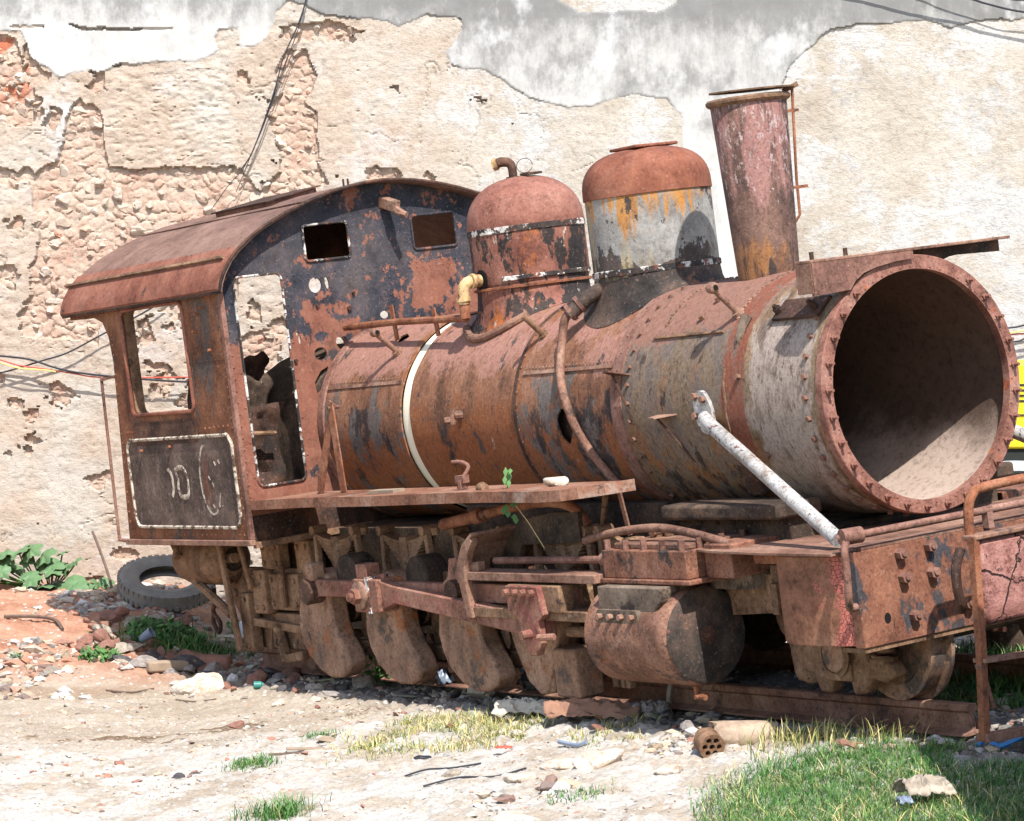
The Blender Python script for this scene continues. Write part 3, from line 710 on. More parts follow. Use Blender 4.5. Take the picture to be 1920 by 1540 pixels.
P(MB().lathe([(.70, -4.75), (.712, -4.745), (.712, -4.615), (.70, -4.61)], axis='x', n=96), 'cream_lagging_band', 'cream_band')
P(MB().lathe([(.72, -3.245), (.741, -3.24), (.741, -3.205), (.72, -3.2)], axis='x', n=96), 'lagging_band', 'rust_dark')
P(MB().lathe([(.73, -2.09), (.748, -2.085), (.748, -1.975), (.735, -1.97)], axis='x', n=96), 'lagging_band', 'rust_red')
P(MB().lathe([(.72, -5.95), (.752, -5.945), (.752, -5.87), (.74, -5.86)], axis='x', n=96), 'boiler_end_band', 'rust_red')
for x0, x1, a, R in ((-5.85, -4.76, .42, .738), (-3.15, -2.1, .40, .736)):
    mb = MB()
    for k in range(12):
        t0 = x0 + (x1 - x0) * k / 12; t1 = x0 + (x1 - x0) * (k + 1) / 12
        mb.add([cyl(t0, a - .012, R + .010), cyl(t1, a - .012, R + .010), cyl(t1, a + .02, R + .009), cyl(t0, a + .02, R + .009), cyl(t0, a - .012, R - .01), cyl(t1, a - .012, R - .01)], [(0, 1, 2, 3), (0, 4, 5, 1)])
    P(mb, 'lap_seam', 'rust_dust'); P(seam_rivets(x0 + .03, x1 - .03, a + .05, R + .004, 26, .007), 'seam_rivets', 'rust_dust')
P(ring_rivets(-3.19, .742, 30, -.9, 2.4, .007), 'band_rivets', 'rust_dust'); P(ring_rivets(-2.03, .749, 22, -.9, 2.4, .009), 'band_rivets', 'rust_dust')
# --- smokebox
RS = .742
nA = 96
sb = P(MB().lathe([(.70, -1.98), (RS, -1.97), (RS, -.9), (RS + .004, -.7), (RS, -.02), (.722, -.02), (.716, -.3), (.716, -1.94), (.02, -1.93)], axis='x', n=nA), 'smokebox', 'smokebox')
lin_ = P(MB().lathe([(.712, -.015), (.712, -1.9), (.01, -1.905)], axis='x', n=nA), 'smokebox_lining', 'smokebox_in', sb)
mb = MB()
for k in range(42):
    a = 2 * PI * k / 42; yy = .40 * math.sqrt((k + .5) / 42) ; b = k * 2.39996
    mb.lathe([(.026, 0), (.026, .03), (.02, .03), (.02, .005), (.001, .005)], o=(-1.9, yy * 1.4 * math.cos(b), yy * 1.4 * math.sin(b)), axis='x', n=8)
P(mb, 'tube_ends', 'frame_dark', sb)
P(MB().tube([(-.95, -.50, -.52), (-.90, -.585, -.25), (-.88, -.60, .0), (-.90, -.55, .22), (-1.0, -.42, .42), (-1.2, -.2, .55)], .095, 16, 5), 'steam_pipe', 'rust_dark', sb)
P(MB().lathe([(.70, -.04), (.668, -.03), (.668, .026), (.745, .026), (.75, .02), (.75, -.03), (.74, -.032)], axis='x', n=128), 'smokebox_flange', 'ring', sb)
fl = sb
stud = MB().tube([(0, 0, 0), (.048, 0, 0)], .0105, 8).tube([(.0, 0, 0), (.012, 0, 0)], .021, 6).mesh('stud', M_['ring'])
for k in range(29):
    a = 2 * PI * (k + .3) / 29
    if 62 < math.degrees(a) < 118: continue
    o = link('stud', stud, sb); o.location = (.028, -.708 * math.cos(a), .708 * math.sin(a))
mb = MB()
for k in range(58):
    a = 2 * PI * (k + .6) / 58; mb.dome((.026, -.684 * math.cos(a), .684 * math.sin(a)), (1, 0, 0), .009)
P(mb, 'flange_rivets', 'ring', sb)
nut = MB().hexnut((0, 0, 0), (0, -1, 0), .018, .022, 6).mesh('shell_bolt', M_['rust_dust'])
for k in range(26):
    a = -1.9 + 4.0 * k / 25
    o = link('shell_bolt', nut, sb); o.location = cyl(-.13, a, RS); o.rotation_euler = (-a, 0, 0)
for k in range(20):
    a = -1.0 + 2.9 * k / 19
    o = link('shell_bolt', nut, sb); o.location = cyl(-1.9, a, RS); o.rotation_euler = (-a, 0, 0); o.scale = (.85,) * 3
for x, a in ((-1.27, .98), (-1.3, .78), (-.62, -.42), (-.75, .22)):
    o = link('shell_bolt', nut, sb); o.location = cyl(x, a, RS); o.rotation_euler = (-a, 0, 0); o.scale = (1.1, 1.4, 1.1)
mb = MB(); mb.bar(cyl(-1.72, .62, RS + .006), cyl(-1.0, .62, RS + .006), .016, .02, up=(0, -.8, .55)); P(mb, 'smokebox_cleat', 'frame', sb)
mb = MB()
for k in range(16):
    x0 = -.90 + .02 * mnoise.noise(Vector((0, k * .4, 0))); a0_ = .30 - k * .07; x1 = -.90 + .02 * mnoise.noise(Vector((0, (k + 1) * .4, 0)))
    mb.bar(cyl(x0, a0_, RS + .002), cyl(x1, a0_ - .07, RS + .002), .012, .012, up=cyl(0, a0_, 1))
P(mb, 'weld_seam', 'frame', sb)
mb = MB()      # weld scale running round under the stack
for k in range(40):
    a = .75 + 1.6 * k / 40; mb.dome(cyl(-.93 + .012 * math.sin(k * 2.1), a, RS - .002), cyl(0, a, 1), .016 + .006 * math.sin(k * 1.3), .014)
    mb.dome(cyl(-1.66 + .012 * math.sin(k * 1.7), a, RS - .002), cyl(0, a, 1), .015 + .006 * math.sin(k * 2.3), .014)
P(mb, 'weld_scale', 'rust_dust', sb)
# bracket over the smokebox mouth
br = MB()
br.span((-.09, -.74, .772), (.052, .02, .79)); br.span((-.09, .02, .772), (.03, .80, .79))
P(br, 'headlamp_bracket', 'rust_dust', bevel=.004)
hb = MB(); arc = [(.02, .728), (-.12, .722), (-.26, .705), (-.36, .68), (-.43, .64), (-.47, .595), (-.74, .585), (-.74, .772), (.02, .772)]
hb.prism(arc, YZ, .034, .050); P(hb, 'bracket_web', 'rust_red')
hb = MB().prism([(-.72, .772), (-.72, .62), (-.45, .62), (-.2, .70), (.25, .70), (.33, .69), (.40, .71), (.46, .715), (.80, .705), (.80, .772)], YZ, -.09, -.076); P(hb, 'bracket_back_web', 'rust_dark')
P(MB().span((-.088, -.742, .60), (.05, -.728, .771)), 'bracket_end_web', 'rust_dust')
pad = MB().box((-.32, -.545, .522), (.42, .16, .02), Matrix.Rotation(math.radians(40), 3, 'X')); P(pad, 'bracket_foot', 'rust_dark', bevel=.003)
for x, y in ((-.03, -.66), (-.02, -.42)): P(MB().tube([(x, y, .78), (x, y, .835)], .013, 6), 'bracket_bolt', 'rust_dark')
for x, y, z in ((-.5, -.57, .52), (-.17, -.58, .53)): P(MB().hexnut((x, y, z), (0, -.7, .7), .026, .03, 6, .02), 'bracket_bolt', 'rust_dark')
# --- smokestack
sx = -1.28
st = P(MB().lathe([(.20, .60), (.190, .72), (.237, 1.80), (.225, 1.82), (.18, .72)], o=(sx, 0, 0), n=56), 'smokestack', 'stack')
P(MB().lathe([(.236, 1.79), (.250, 1.796), (.262, 1.808), (.263, 1.824), (.252, 1.836), (.222, 1.834), (.222, 1.79)], o=(sx, 0, 0), n=56), 'stack_rim', 'frame', st)
R1 = Matrix.Rotation(math.radians(2.5), 3, 'Y')
mb = MB(); V = []
for k in range(40):
    a = 2 * PI * k / 40
    for h in (0, .010): V.append(Vector((sx, 0, 1.872)) + R1 @ Vector((.262 * math.cos(a) + .02, .262 * math.sin(a) + .02, h)))
mb.add(V, [tuple(range(0, 80, 2))[::-1], tuple(range(1, 80, 2))] + [(2 * k, (2 * k + 2) % 80, (2 * k + 3) % 80, 2 * k + 1) for k in range(40)]); P(mb, 'stack_lid', 'frame', st)
rx, ry = sx + .150, .235
P(MB().tube([(rx, ry, 1.86), (rx - .02, ry - .035, 1.3), (rx - .022, ry - .04, 1.08), (rx - .05, ry - .08, 1.02)], .009, 8), 'lid_rod', 'rust_orange', st)
for z, k in ((1.72, .0), (1.25, .02)): P(MB().bar((rx - .07, ry - .115, z), (rx + .015, ry + .02, z), .016, .018), 'rod_clip', 'rust_orange', st)
P(MB().bar((rx - .03, ry - .05, 1.845), (rx + .02, ry + .03, 1.88), .04, .03), 'lid_hinge', 'frame', st)
# --- domes
def saddle(cx, r, R, zt, flare=.10, n=64):
    mb = MB(); V = []; prof = [(flare, 0), (flare * .75, .012), (flare * .4, .045), (flare * .12, .11), (0, .2)]
    for d, h in prof:
        for k in range(n):
            a = 2 * PI * k / n; rr = r + d; y = rr * math.sin(a); z = math.sqrt(max(R * R - min(y * y, (R * .98) ** 2), 0)); V.append((cx + rr * math.cos(a), y, z + h - .006))
    for k in range(n):
        a = 2 * PI * k / n; V.append((cx + r * math.cos(a), r * math.sin(a), zt))
    m = len(prof) + 1
    return mb.add(V, [(i * n + k, i * n + (k + 1) % n, (i + 1) * n + (k + 1) % n, (i + 1) * n + k) for i in range(m - 1) for k in range(n)])
def capprof(r, z0, z1, p=2.4, n=14):
    out = []
    for k in range(n + 1):
        t = PI / 2 * k / n; out.append((max(.002, r * math.cos(t) ** (2 / p)), z0 + (z1 - z0) * math.sin(t) ** (2 / p)))
    return out
d1x = -3.94
d1 = P(MB().lathe([(.40, .9), (.408, .935), (.408, 1.265), (.404, 1.27)], o=(d1x, 0, 0), n=72), 'steam_dome', 'dome1')
P(saddle(d1x, .395, .73, .95, .085), 'dome_base', 'dome1', d1)
P(MB().lathe([(.404, 1.262)] + [(a, b) for a, b in capprof(.412, 1.29, 1.635, 2.25)], o=(d1x, 0, 0), n=72), 'dome_cap', 'dome1', d1)
P(MB().lathe([(.406, 1.245), (.416, 1.25), (.416, 1.288), (.406, 1.292)], o=(d1x, 0, 0), n=72), 'dome_band', 'white_band', d1)
P(MB().lathe([(.405, .915), (.414, .92), (.414, .945), (.405, .95)], o=(d1x, 0, 0), n=72, a0=-1.1, a1=1.0), 'dome_band', 'white_band', d1)
P(MB().lathe([(.404, .862), (.418, .866), (.418, .88), (.404, .884)], o=(d1x, 0, 0), n=72), 'dome_band', 'rust_orange', d1)
mb = MB(); pts = []
for k in range(15):
    a = math.radians(-128 + 88 * k / 14); rr = .50; y = rr * math.sin(a); pts.append((d1x + rr * math.cos(a), y, math.sqrt(.735 ** 2 - y * y) + .012))
P(MB().tube(pts, .03, 10), 'base_lip', 'rust_dust', d1)
P(MB().tube([(d1x - .02, -.42, .945), (d1x - .02, -.48, .945), (d1x - .03, -.53, .93), (d1x - .04, -.55, .88), (d1x - .05, -.55, .80)], [.044, .044, .046, .046, .042], 14, 4), 'elbow_pipe', 'brass', d1)
P(MB().tube([(d1x - .048, -.55, .845), (d1x - .048, -.55, .815)], .052, 14), 'pipe_collar', 'brass', d1); P(MB().tube([(d1x - .005, -.475, .947), (d1x - .005, -.50, .947)], .052, 14), 'pipe_collar', 'brass', d1)
P(MB().tube([(d1x - .05, -.55, .82), (d1x - .055, -.55, .70)], .036, 12), 'drop_pipe', 'rust_orange', d1)
P(MB().lathe([(.075, 0), (.07, .004)], o=(d1x - .01, -.409, .945), axis='y', n=20).tube([(d1x - .01, -.409, .945), (d1x - .01, -.413, .945)], .07, 20), 'pipe_hole', 'hollow_dark', d1)  # flat black disc painted as the shaded opening
P(MB().tube([(-5.9, -.44, .74), (-5.1, -.47, .735), (-4.0, -.535, .70)], .026, 10), 'steam_feed_pipe', 'rust_orange')
for x, y in ((-5.1, -.47), (-4.45, -.51)): P(MB().bar((x, y, .60), (x - .02, y - .005, .86 if x < -5 else .80), .045, .012, up=(0, 1, 0)), 'pipe_hanger', 'rust_orange')
P(MB().tube([(-3.93, -.06, 1.62), (-3.93, -.06, 1.70), (-3.945, -.075, 1.735), (-3.985, -.11, 1.745), (-4.02, -.14, 1.735)], [.03, .03, .034, .034, .036], 12, 4), 'safety_valve_elbow', 'rust_dark', d1)
P(MB().tube([(-4.005, -.127, 1.74), (-4.03, -.15, 1.733)], .044, 6), 'elbow_nut', 'brass', d1); P(MB().lathe([(.05, 1.62), (.05, 1.635), (.001, 1.636)], o=(-3.93, -.06, 0), n=16), 'valve_flange', 'rust_dark', d1)
P(MB().box((-3.82, .02, 1.64), (.10, .12, .015)), 'dome_plate', 'rust_dark', d1)
P(MB().tube([(-3.86 + .055 * math.cos(t), -.0 + .03 * math.cos(t), 1.70 + .05 * math.sin(t)) for t in [2 * PI * k / 18 for k in range(18)]], .0025, 5), 'wire_loop', 'rubber_black', d1)
d2x = -2.45
d2 = P(MB().lathe([(.412, .82), (.414, .86), (.414, 1.372), (.40, 1.375)], o=(d2x, 0, 0), n=72), 'sand_dome', 'dome2')
P(saddle(d2x, .412, .745, .85, .10), 'dome_base', 'saddle_black', d2)
P(MB().lathe([(.42, 1.352), (.424, 1.354)] + [(a, b) for a, b in capprof(.424, 1.37, 1.66, 2.7)], o=(d2x, 0, 0), n=72), 'dome_cap', 'dome2_cap', d2)
P(MB().box((d2x + .02, 0, 1.664), (.30, .34, .02)), 'filler_plate', 'dome2_cap', d2, bevel=.006)
P(MB().lathe([(.412, .845), (.424, .85), (.424, .885), (.412, .89)], o=(d2x, 0, 0), n=72), 'dome_band', 'white_band', d2)
# --- stanchions on the boiler
def stanchion(x, a, L, R, r=.019, ball=.036, mat='rust_dust'):
    n = Vector((0, -math.cos(a), math.sin(a))); b = Vector(cyl(x, a, R)); o = P(MB().tube([b - n * .02, b + n * L], r, 12).tube([b, b + n * .03], r * 1.7, 10), 'handrail_stanchion', mat)
    if ball:
        c = b + n * L; P(MB().tube([c + Vector((-.034, 0, 0)), c + Vector((-.025, 0, 0)), c + Vector((0, 0, 0)), c + Vector((.025, 0, 0)), c + Vector((.034, 0, 0))], [ball * .55, ball * .9, ball, ball * .9, ball * .55], 14), 'stanchion_eye', mat, o)
        P(MB().tube([c + Vector((.030, 0, 0)), c + Vector((.037, 0, 0))], ball * .48, 10), 'eye_hole', 'hollow_dark', o)
    return o
stanchion(-.94, PI / 4, .25, RS); stanchion(-5.0, PI / 4 - .02, .24, .738, .021, .034, 'rust_dust'); stanchion(-3.08, PI / 4, .22, .728, .021, 0, 'frame')
# --- sand pipe wrapping down from the sand dome
pts = [(-2.62, -.50, .72), (-2.68, -.60, .63), cyl(-2.69, .63, .80), cyl(-2.60, .30, .79), cyl(-2.50, .0, .78), cyl(-2.42, -.25, .77), cyl(-2.33, -.52, .77), cyl(-2.28, -.66, .78)]
P(MB().tube(pts, .028, 12, 6), 'sand_pipe', 'rust_dust')
P(MB().tube([(-2.52, -.36, .80), (-2.60, -.47, .735), (-2.67, -.585, .64)], .05, 12), 'sand_trap', 'saddle_black')
for q in (.0, .05): P(MB().tube([(-2.625 - q * .8, -.505 - q, .708 - q * .9), (-2.638 - q * .8, -.523 - q, .694 - q * .9)], .062, 12), 'sand_trap_collar', 'rust_red')
# --- little fittings on the boiler side
c = Vector(cyl(-3.93, .07, .725)); P(MB().tube([c, c + Vector((0, -.07, 0))], .03, 8).tube([c + Vector((-.0, -.06, .05)), c + Vector((0, -.075, -.06))], .02, 8).hexnut(c + Vector((-.01, -.06, -.03)), (-.6, -.8, 0), .025, .06), 'try_cock', 'rust_dust')
for x, a, w in ((-1.98, .31, .20), (-1.50, -.05, .22)):
    c = Vector(cyl(x, a, RS - .02)); n = Vector((0, -math.cos(a), math.sin(a)))
    mb = MB(); mb.add([c + Vector((-w / 2, 0, 0)), c + Vector((w / 2, 0, 0)), c + n * .14 + Vector((w * .30, -.03, 0)), c + n * .12 + Vector((-w * .1, -.03, -.0)), c + Vector((-w / 2, 0, .008)), c + Vector((w / 2, 0, .008)), c + n * .14 + Vector((w * .30, -.03, .008)), c + n * .12 + Vector((-w * .1, -.03, .008))],
        [(3, 2, 1, 0), (4, 5, 6, 7), (0, 1, 5, 4), (1, 2, 6, 5), (2, 3, 7, 6), (3, 0, 4, 7)])
    P(mb, 'step_bracket', 'rust_dust'); P(MB().tube([c + n * .10, Vector(cyl(x + .12, a - .42, RS))], .008, 6), 'bracket_stay', 'rust_dark')
c = Vector(cyl(-.80, .70, RS)); P(MB().tube([c + Vector((0, -.01, .03)), c + Vector((0, -.05, -.02)), c + Vector((-.02, -.075, -.10)), c + Vector((-.06, -.085, -.23)), c + Vector((-.07, -.08, -.26))], [.035, .03, .024, .024, .018], 10), 'hanging_pipe_stub', 'jacket')
# --- strut from smokebox to buffer beam
for s in (-1, 1):
    f = MB().prism(circle2(-1.10, -.03, .085, .135, 20, .25), XZ, s * .735, s * .765)
    pf = P(f, 'strut_flange', 'white_pipe')
    for q in range(4):
        P(MB().hexnut((-1.10 + .055 * math.cos(q * PI / 2 + .6) - .02, s * .762, -.0 + .085 * math.sin(q * PI / 2 + .6)), (0, s, 0), .022, .03), 'flange_nut', 'rust_dust', pf)
    P(MB().tube([(-1.08, s * .77, -.06), (-1.0, s * .80, -.10), (.50, s * 1.14, -.735)], .043, 16), 'smokebox_strut', 'white_pipe')
# --- running board and what supports it
poly = [(-5.96, -1.385), (-5.4, -1.38), (-4.0, -1.38), (-1.82, -1.38), (-1.70, -1.33), (-1.60, -1.20), (-1.53, -1.02), (-1.91, -.90), (-5.96, -.86)]
def rbz(x): return -.418 + .008 * math.sin(x * 1.7) - .03 * max(0, (-5.0 - x)) + .06 * max(0, x + 2.0)
P(MB().prism(poly, lambda u, v, w: (u, v, rbz(u) + w), -.014, 0), 'running_board', 'board')
mb = MB(); e = poly[:7]
for a, b in zip(e[:-1], e[1:]):
    m = max(1, int(math.hypot(b[0] - a[0], b[1] - a[1]) / .25))
    for k in range(m):
        p0 = [a[i] + (b[i] - a[i]) * k / m for i in (0, 1)]; p1 = [a[i] + (b[i] - a[i]) * (k + 1) / m for i in (0, 1)]
        mb.bar((p0[0], p0[1], rbz(p0[0]) - .028), (p1[0], p1[1], rbz(p1[0]) - .028), .012, .07)
P(mb, 'running_board_edge', 'board')
for p, q in (((-5.47, -1.06, -.43), (-5.17, -1.03, .22)), ((-5.13, -1.05, -.43), (-5.18, -1.045, .22))): P(MB().bar(p, q, .012, .085, up=(1, 0, 0)), 'board_brace', 'rust_orange', bevel=.003)
P(MB().tube([(-5.18, -1.07, .18), (-5.17, -.98, .185)], .014, 8), 'brace_bolt', 'rust_red')
P(MB().box((-4.35, -1.15, rbz(-4.55) + .012), (.30, .10, .022), Matrix.Rotation(.12, 3, 'Z')), 'loose_strip', 'wood')
P(MB().tube([(-3.32, -1.15, -.42), (-3.32, -1.15, -.35)], .034, 10).box((-3.32, -1.15, -.345), (.10, .05, .05)).tube([(-3.30, -1.15, -.33), (-3.30, -1.10, -.27), (-3.35, -1.12, -.235), (-3.42, -1.15, -.23)], .013, 8, 4).hexnut((-3.36, -1.10, -.38), (-.5, -.8, 0), .03, .06), 'drain_cock', 'rust_red')
mb = MB(); mb.lathe([(.002, -.04), (.03, -.035), (.04, 0), (.03, .035), (.002, .04)], o=(-3.0, -1.2, -.40), axis='x', n=10); P(mb, 'coil_spring_piece', 'frame')
# --- cab
XC, YC = -5.966, 1.417
def roofz(y):
    T = [(0, 1.81), (.28, 1.79), (.66, 1.70), (1.05, 1.545), (1.29, 1.38), (1.40, 1.24), (1.455, 1.13)]
    y = abs(y)
    for (a, b), (c, d) in zip(T[:-1], T[1:]):
        if y <= c: return b + (d - b) * (y - a) / (c - a)
    return T[-1][1]
RP = [(1.455, 1.12), (1.44, 1.18), (1.405, 1.25), (1.345, 1.335), (1.26, 1.415), (1.16, 1.485), (1.05, 1.548), (.86, 1.63), (.66, 1.70), (.45, 1.758), (.28, 1.788), (.14, 1.805)]
arch = [(-a, b) for a, b in RP] + [(0, 1.81)] + [(a, b) for a, b in RP[::-1]]
fo = [(-YC, -.55)] + [(-YC, 1.1)] + [(max(-YC, min(YC, a)), b - .012) for a, b in arch if abs(a) < 1.44] + [(YC, 1.1), (YC, -.55)]
boil = [(-.70 * math.cos(t), .70 * math.sin(t)) for t in [math.radians(q) for q in range(0, 360, 12)]]
holes = [rounded_rect(-.665, -.28, 1.265, 1.535, .03), rounded_rect(.28, .67, 1.265, 1.525, .03), rounded_rect(-1.295, -.895, -.345, 1.205, .05),
         circle2(-.612, 1.083, .055, .058, 14), circle2(-.51, 1.09, .018, .05, 8, .1), circle2(-.80, .69, .012, .035, 8), circle2(-.64, .57, .055, .048, 14), circle2(-.815, .735, .012, n=8),
         [(-.72, .36), (-.66, .44), (-.59, .47), (-.60, .40), (-.65, .32), (-.71, .27)], circle2(-.46, .63, .035, .05, 10, .4), circle2(-.05, .80, .04, .03, 10), boil]
cf = P(MB().plate(fo, holes, YZ, XC, XC - .014), 'cab_front_wall', 'cab_front')
for h, nm in ((holes[0], 'window_frame'), (holes[1], 'window_frame'), (holes[2], 'door_frame')):
    cx = sum(p[0] for p in h) / len(h); cy = sum(p[1] for p in h) / len(h)
    L_ = [(XC + .006, p[0], p[1]) for p in h]; P(MB().tube(L_ + [L_[0]], .010, 6), nm, 'white_band' if nm != 'window_frame' or cx < 0 else 'cab_front', cf)
mb = MB()
def row(mb, pts, n, nrm, r=.010, j=.0):
    for (a, b) in zip(pts[:-1], pts[1:]):
        for k in range(n):
            p = [a[i] + (b[i] - a[i]) * (k + .5) / n for i in range(3)]; mb.dome(p, nrm, r)
for z in (1.135, 1.175): row(mb, [(XC, -.87, z), (XC, 1.38, z - .01)], 38, (1, 0, 0), .0085)
for y in (-.01, .03): row(mb, [(XC, y, 1.10), (XC, y, .74)], 8, (1, 0, 0), .0085)
for y, z0, z1, n in ((-1.375, -.45, 1.12, 18), (-1.32, -.40, 1.15, 6), (-.86, -.3, 1.1, 5)): row(mb, [(XC, y, z0), (XC, y, z1)], n, (1, 0, 0), .011)
row(mb, [(XC, -1.37, -.46), (XC, -.8, -.46)], 9, (1, 0, 0), .011)
for k in range(40):
    a = -1.30 + 2.6 * k / 39; mb.dome((XC, a, roofz(a) - .075), (1, 0, 0), .008)
P(mb, 'front_rivets', 'cab_front', cf)
mb = MB()
for y, z, r in ((-.62, .93, .014), (-.35, .88, .018), (-.30, .99, .012), (-.86, .54, .014)): mb.tube([(XC - .005, y, z), (XC + .02, y, z)], r, 8)
P(mb, 'pipe_stub', 'rust_dark', cf)
# seams
P(MB().span((XC, .045, .72), (XC + .006, YC, 1.10)), 'front_patch_sheet', 'cab_front', cf)
lb = P(MB().bar((XC - .01, .055, 1.655), (XC + .17, .075, 1.60), .075, .085).bar((XC + .15, .07, 1.585), (XC + .20, .10, 1.54), .05, .05), 'lamp_bracket', 'rust_dust', cf, bevel=.008)
P(MB().tube([(XC + .18, .085, 1.55), (XC + .235, .115, 1.525)], .026, 8), 'bracket_tip', 'rust_dust', lb)
# far and near side walls
def side(s):
    so = [(XC + .004, -.72), (XC + .004, 1.13), (-8.70, 1.13), (-8.70, 1.075), (-8.22, 1.065), (-8.08, 1.02), (-8.0, .90), (-7.97, .70), (-8.10, -.72)]
    wh = rounded_rect(-7.715, -6.61, .26, 1.09, .06)
    o = P(MB().plate(so, [wh], XZ, s * YC, s * (YC - .014)), 'cab_side_wall', 'cab_side')
    L_ = [(p[0], s * (YC + .004), p[1]) for p in wh]; P(MB().tube(L_ + [L_[0]], .016, 8), 'window_frame', 'eave', o)
    wh2 = rounded_rect(-7.70, -6.62, .27, 1.08, .06); P(MB().plate(rounded_rect(-7.725, -6.60, .25, 1.10, .06), [wh2], XZ, s * (YC - .10), s * (YC - .015)), 'window_reveal', 'frame', o)
    return o
cs = side(-1); cs2 = side(1)
YN = -YC
P(MB().plate(rounded_rect(-7.90, -6.06, -.625, .068, .10, 6), [], XZ, YN - .006, YN - .001), 'number_panel', 'cab_panel', cs)
lp = rounded_rect(-7.90, -6.06, -.625, .068, .10, 6); mb = MB()
L_ = [(p[0], YN - .008, p[1] + .006 * math.sin(i * 1.7)) for i, p in enumerate(lp)]
P(MB().tube(L_ + [L_[0]], .014, 6), 'panel_beading', 'cream_edge', cs)
def stroke(pts, r=.016, closed=False, nm='numeral_stroke'):
    q = [(a, YN - .009, b) for a, b in pts]
    if closed: q.append(q[0])
    # keep the beading flat on the panel
    mb = MB().tube(q, r, 6, 3); mb.v = [(x, YN - .007 + (y - (YN - .009)) * .25, z) for x, y, z in mb.v]; return mb
P(stroke([(-7.22, -.175), (-7.17, -.20), (-7.15, -.26), (-7.155, -.34), (-7.185, -.385)], .020), 'numeral_one', 'cream_edge', cs)
P(stroke([(-7.08, -.185), (-7.05, -.26), (-7.06, -.33), (-7.03, -.385), (-6.96, -.392), (-6.90, -.375), (-6.885, -.30), (-6.90, -.215), (-6.95, -.17), (-7.03, -.165)], .020, True), 'numeral_nought', 'cream_edge', cs)
ov = [(-6.50 + .16 * math.cos(t) * 1.0, -.26 + .27 * math.sin(t)) for t in [2 * PI * k / 30 for k in range(30)]]
for i in range(0, 30):
    if i in (4, 5, 6, 7, 3, 2, 1, 0, 29, 28): continue
    P(stroke([ov[i], ov[(i + 1) % 30]], .009 if i > 18 else .013), 'oval_emblem_dash', 'cream_edge', cs)
for x, z in ((-6.40, -.13), (-6.33, -.12), (-6.52, -.24), (-6.47, -.29), (-6.50, -.45), (-6.40, -.45), (-6.36, -.44)): P(stroke([(x, z), (x + .025, z - .03)], .010), 'emblem_fleck', 'cream_edge', cs)
P(MB().span((-7.72, YN - .009, .02), (-6.62, YN - .001, .20)), 'window_skirt', 'rust_dark', cs)
mb = MB()
row(mb, [(-8.05, YN, -.685), (-6.02, YN, -.685)], 26, (0, -1, 0), .011); row(mb, [(-8.65, YN, 1.10), (-6.02, YN, 1.10)], 40, (0, -1, 0), .011)
row(mb, [(-6.02, YN, -.6), (-6.02, YN, 1.05)], 22, (0, -1, 0), .010); row(mb, [(-8.05, YN, -.62), (-7.93, YN, .95)], 20, (0, -1, 0), .010)
row(mb, [(-6.52, YN, .12), (-6.06, YN, .13)], 6, (0, -1, 0), .011); row(mb, [(-7.9, YN, .13), (-7.72, YN, .13)], 4, (0, -1, 0), .011)
for x, z in ((-7.62, -.02), (-7.10, .0), (-6.35, .98), (-6.2, .7), (-6.25, 1.02), (-6.42, .85)): mb.tube([(x, YN - .0, z), (x, YN - .035, z)], .012, 7)
P(mb, 'side_rivets', 'rust_orange', cs)
P(MB().span((-6.60, YN - .004, .62), (-6.0, YN, .63)), 'side_lap', 'cab_side', cs)
# corner angle
P(MB().span((XC - .03, YN - .006, -.72), (XC + .012, YN + .03, 1.12)), 'corner_angle', 'rust_red', cs)
# rear gable
ga = [(-1.34, 1.30)] + [(max(-YC, min(YC, a)), b - .012) for a, b in arch if abs(a) < 1.34] + [(1.34, 1.30)]
P(MB().prism(ga, YZ, -8.08, -8.066), 'cab_rear_gable', 'rust_dark')
# roof
rp2 = [(-a * 1.012, b + .004) for a, b in RP] + [(0, 1.815)] + [(a * 1.012, b + .004) for a, b in RP[::-1]]
def ext(prof, x0, x1, th, nx):
    mb = MB(); n = len(prof); V = []
    for k in range(nx + 1):
        x = x0 + (x1 - x0) * k / nx
        for (y, z) in prof:
            d = .006 * mnoise.noise(Vector((x * 1.6, y * 2, 3))); V.append((x, y, z + d))
    for k in range(nx + 1):
        x = x0 + (x1 - x0) * k / nx
        for (y, z) in prof:
            d = .006 * mnoise.noise(Vector((x * 1.6, y * 2, 3))); V.append((x, y * (1 - th / 1.5), z - th + d))
    F = []; o = n * (nx + 1)
    for k in range(nx):
        for i in range(n - 1):
            a = k * n + i; F.append((a, a + 1, a + n + 1, a + n)); F.append((o + a, o + a + n, o + a + n + 1, o + a + 1))
    for k in range(nx):
        for i in (0, n - 1): a = k * n + i; F.append((a, a + n, o + a + n, o + a))
    for k in (0, nx):
        for i in range(n - 1): a = k * n + i; F.append((a, a + 1, o + a + 1, o + a))
    return mb.add(V, F)
rf = P(ext(rp2, -5.835, -8.76, .018, 24), 'cab_roof', 'roof')
P(ext([(a * 1.008, b + .012) for a, b in rp2[:5]], -5.84, -8.74, .01, 20), 'roof_eave', 'eave', rf)
P(MB().tube([(-5.835, y, z - .004) for y, z in rp2], .013, 8), 'roof_front_lip', 'rust_dark', rf)
for s in (-1, 1): P(MB().bar((-5.9, s * 1.372, 1.36), (-8.80, s * 1.372, 1.36), .035, .02, up=(0, -s * .5, .8)), 'drip_strip', 'frame', rf)
for s in (-1, 1): P(MB().bar((-5.85, s * 1.462, 1.125), (-8.74, s * 1.462, 1.125), .014, .05), 'eave_edge', 'rust_dark', rf)
mb = MB()
for k in range(22):
    for s, q in ((-1, .62), (-1, .66), (1, .64)):
        x = -5.95 - 2.7 * k / 21; mb.dome((x, s * q, roofz(q) + .006), (0, s * .3, 1), .009)
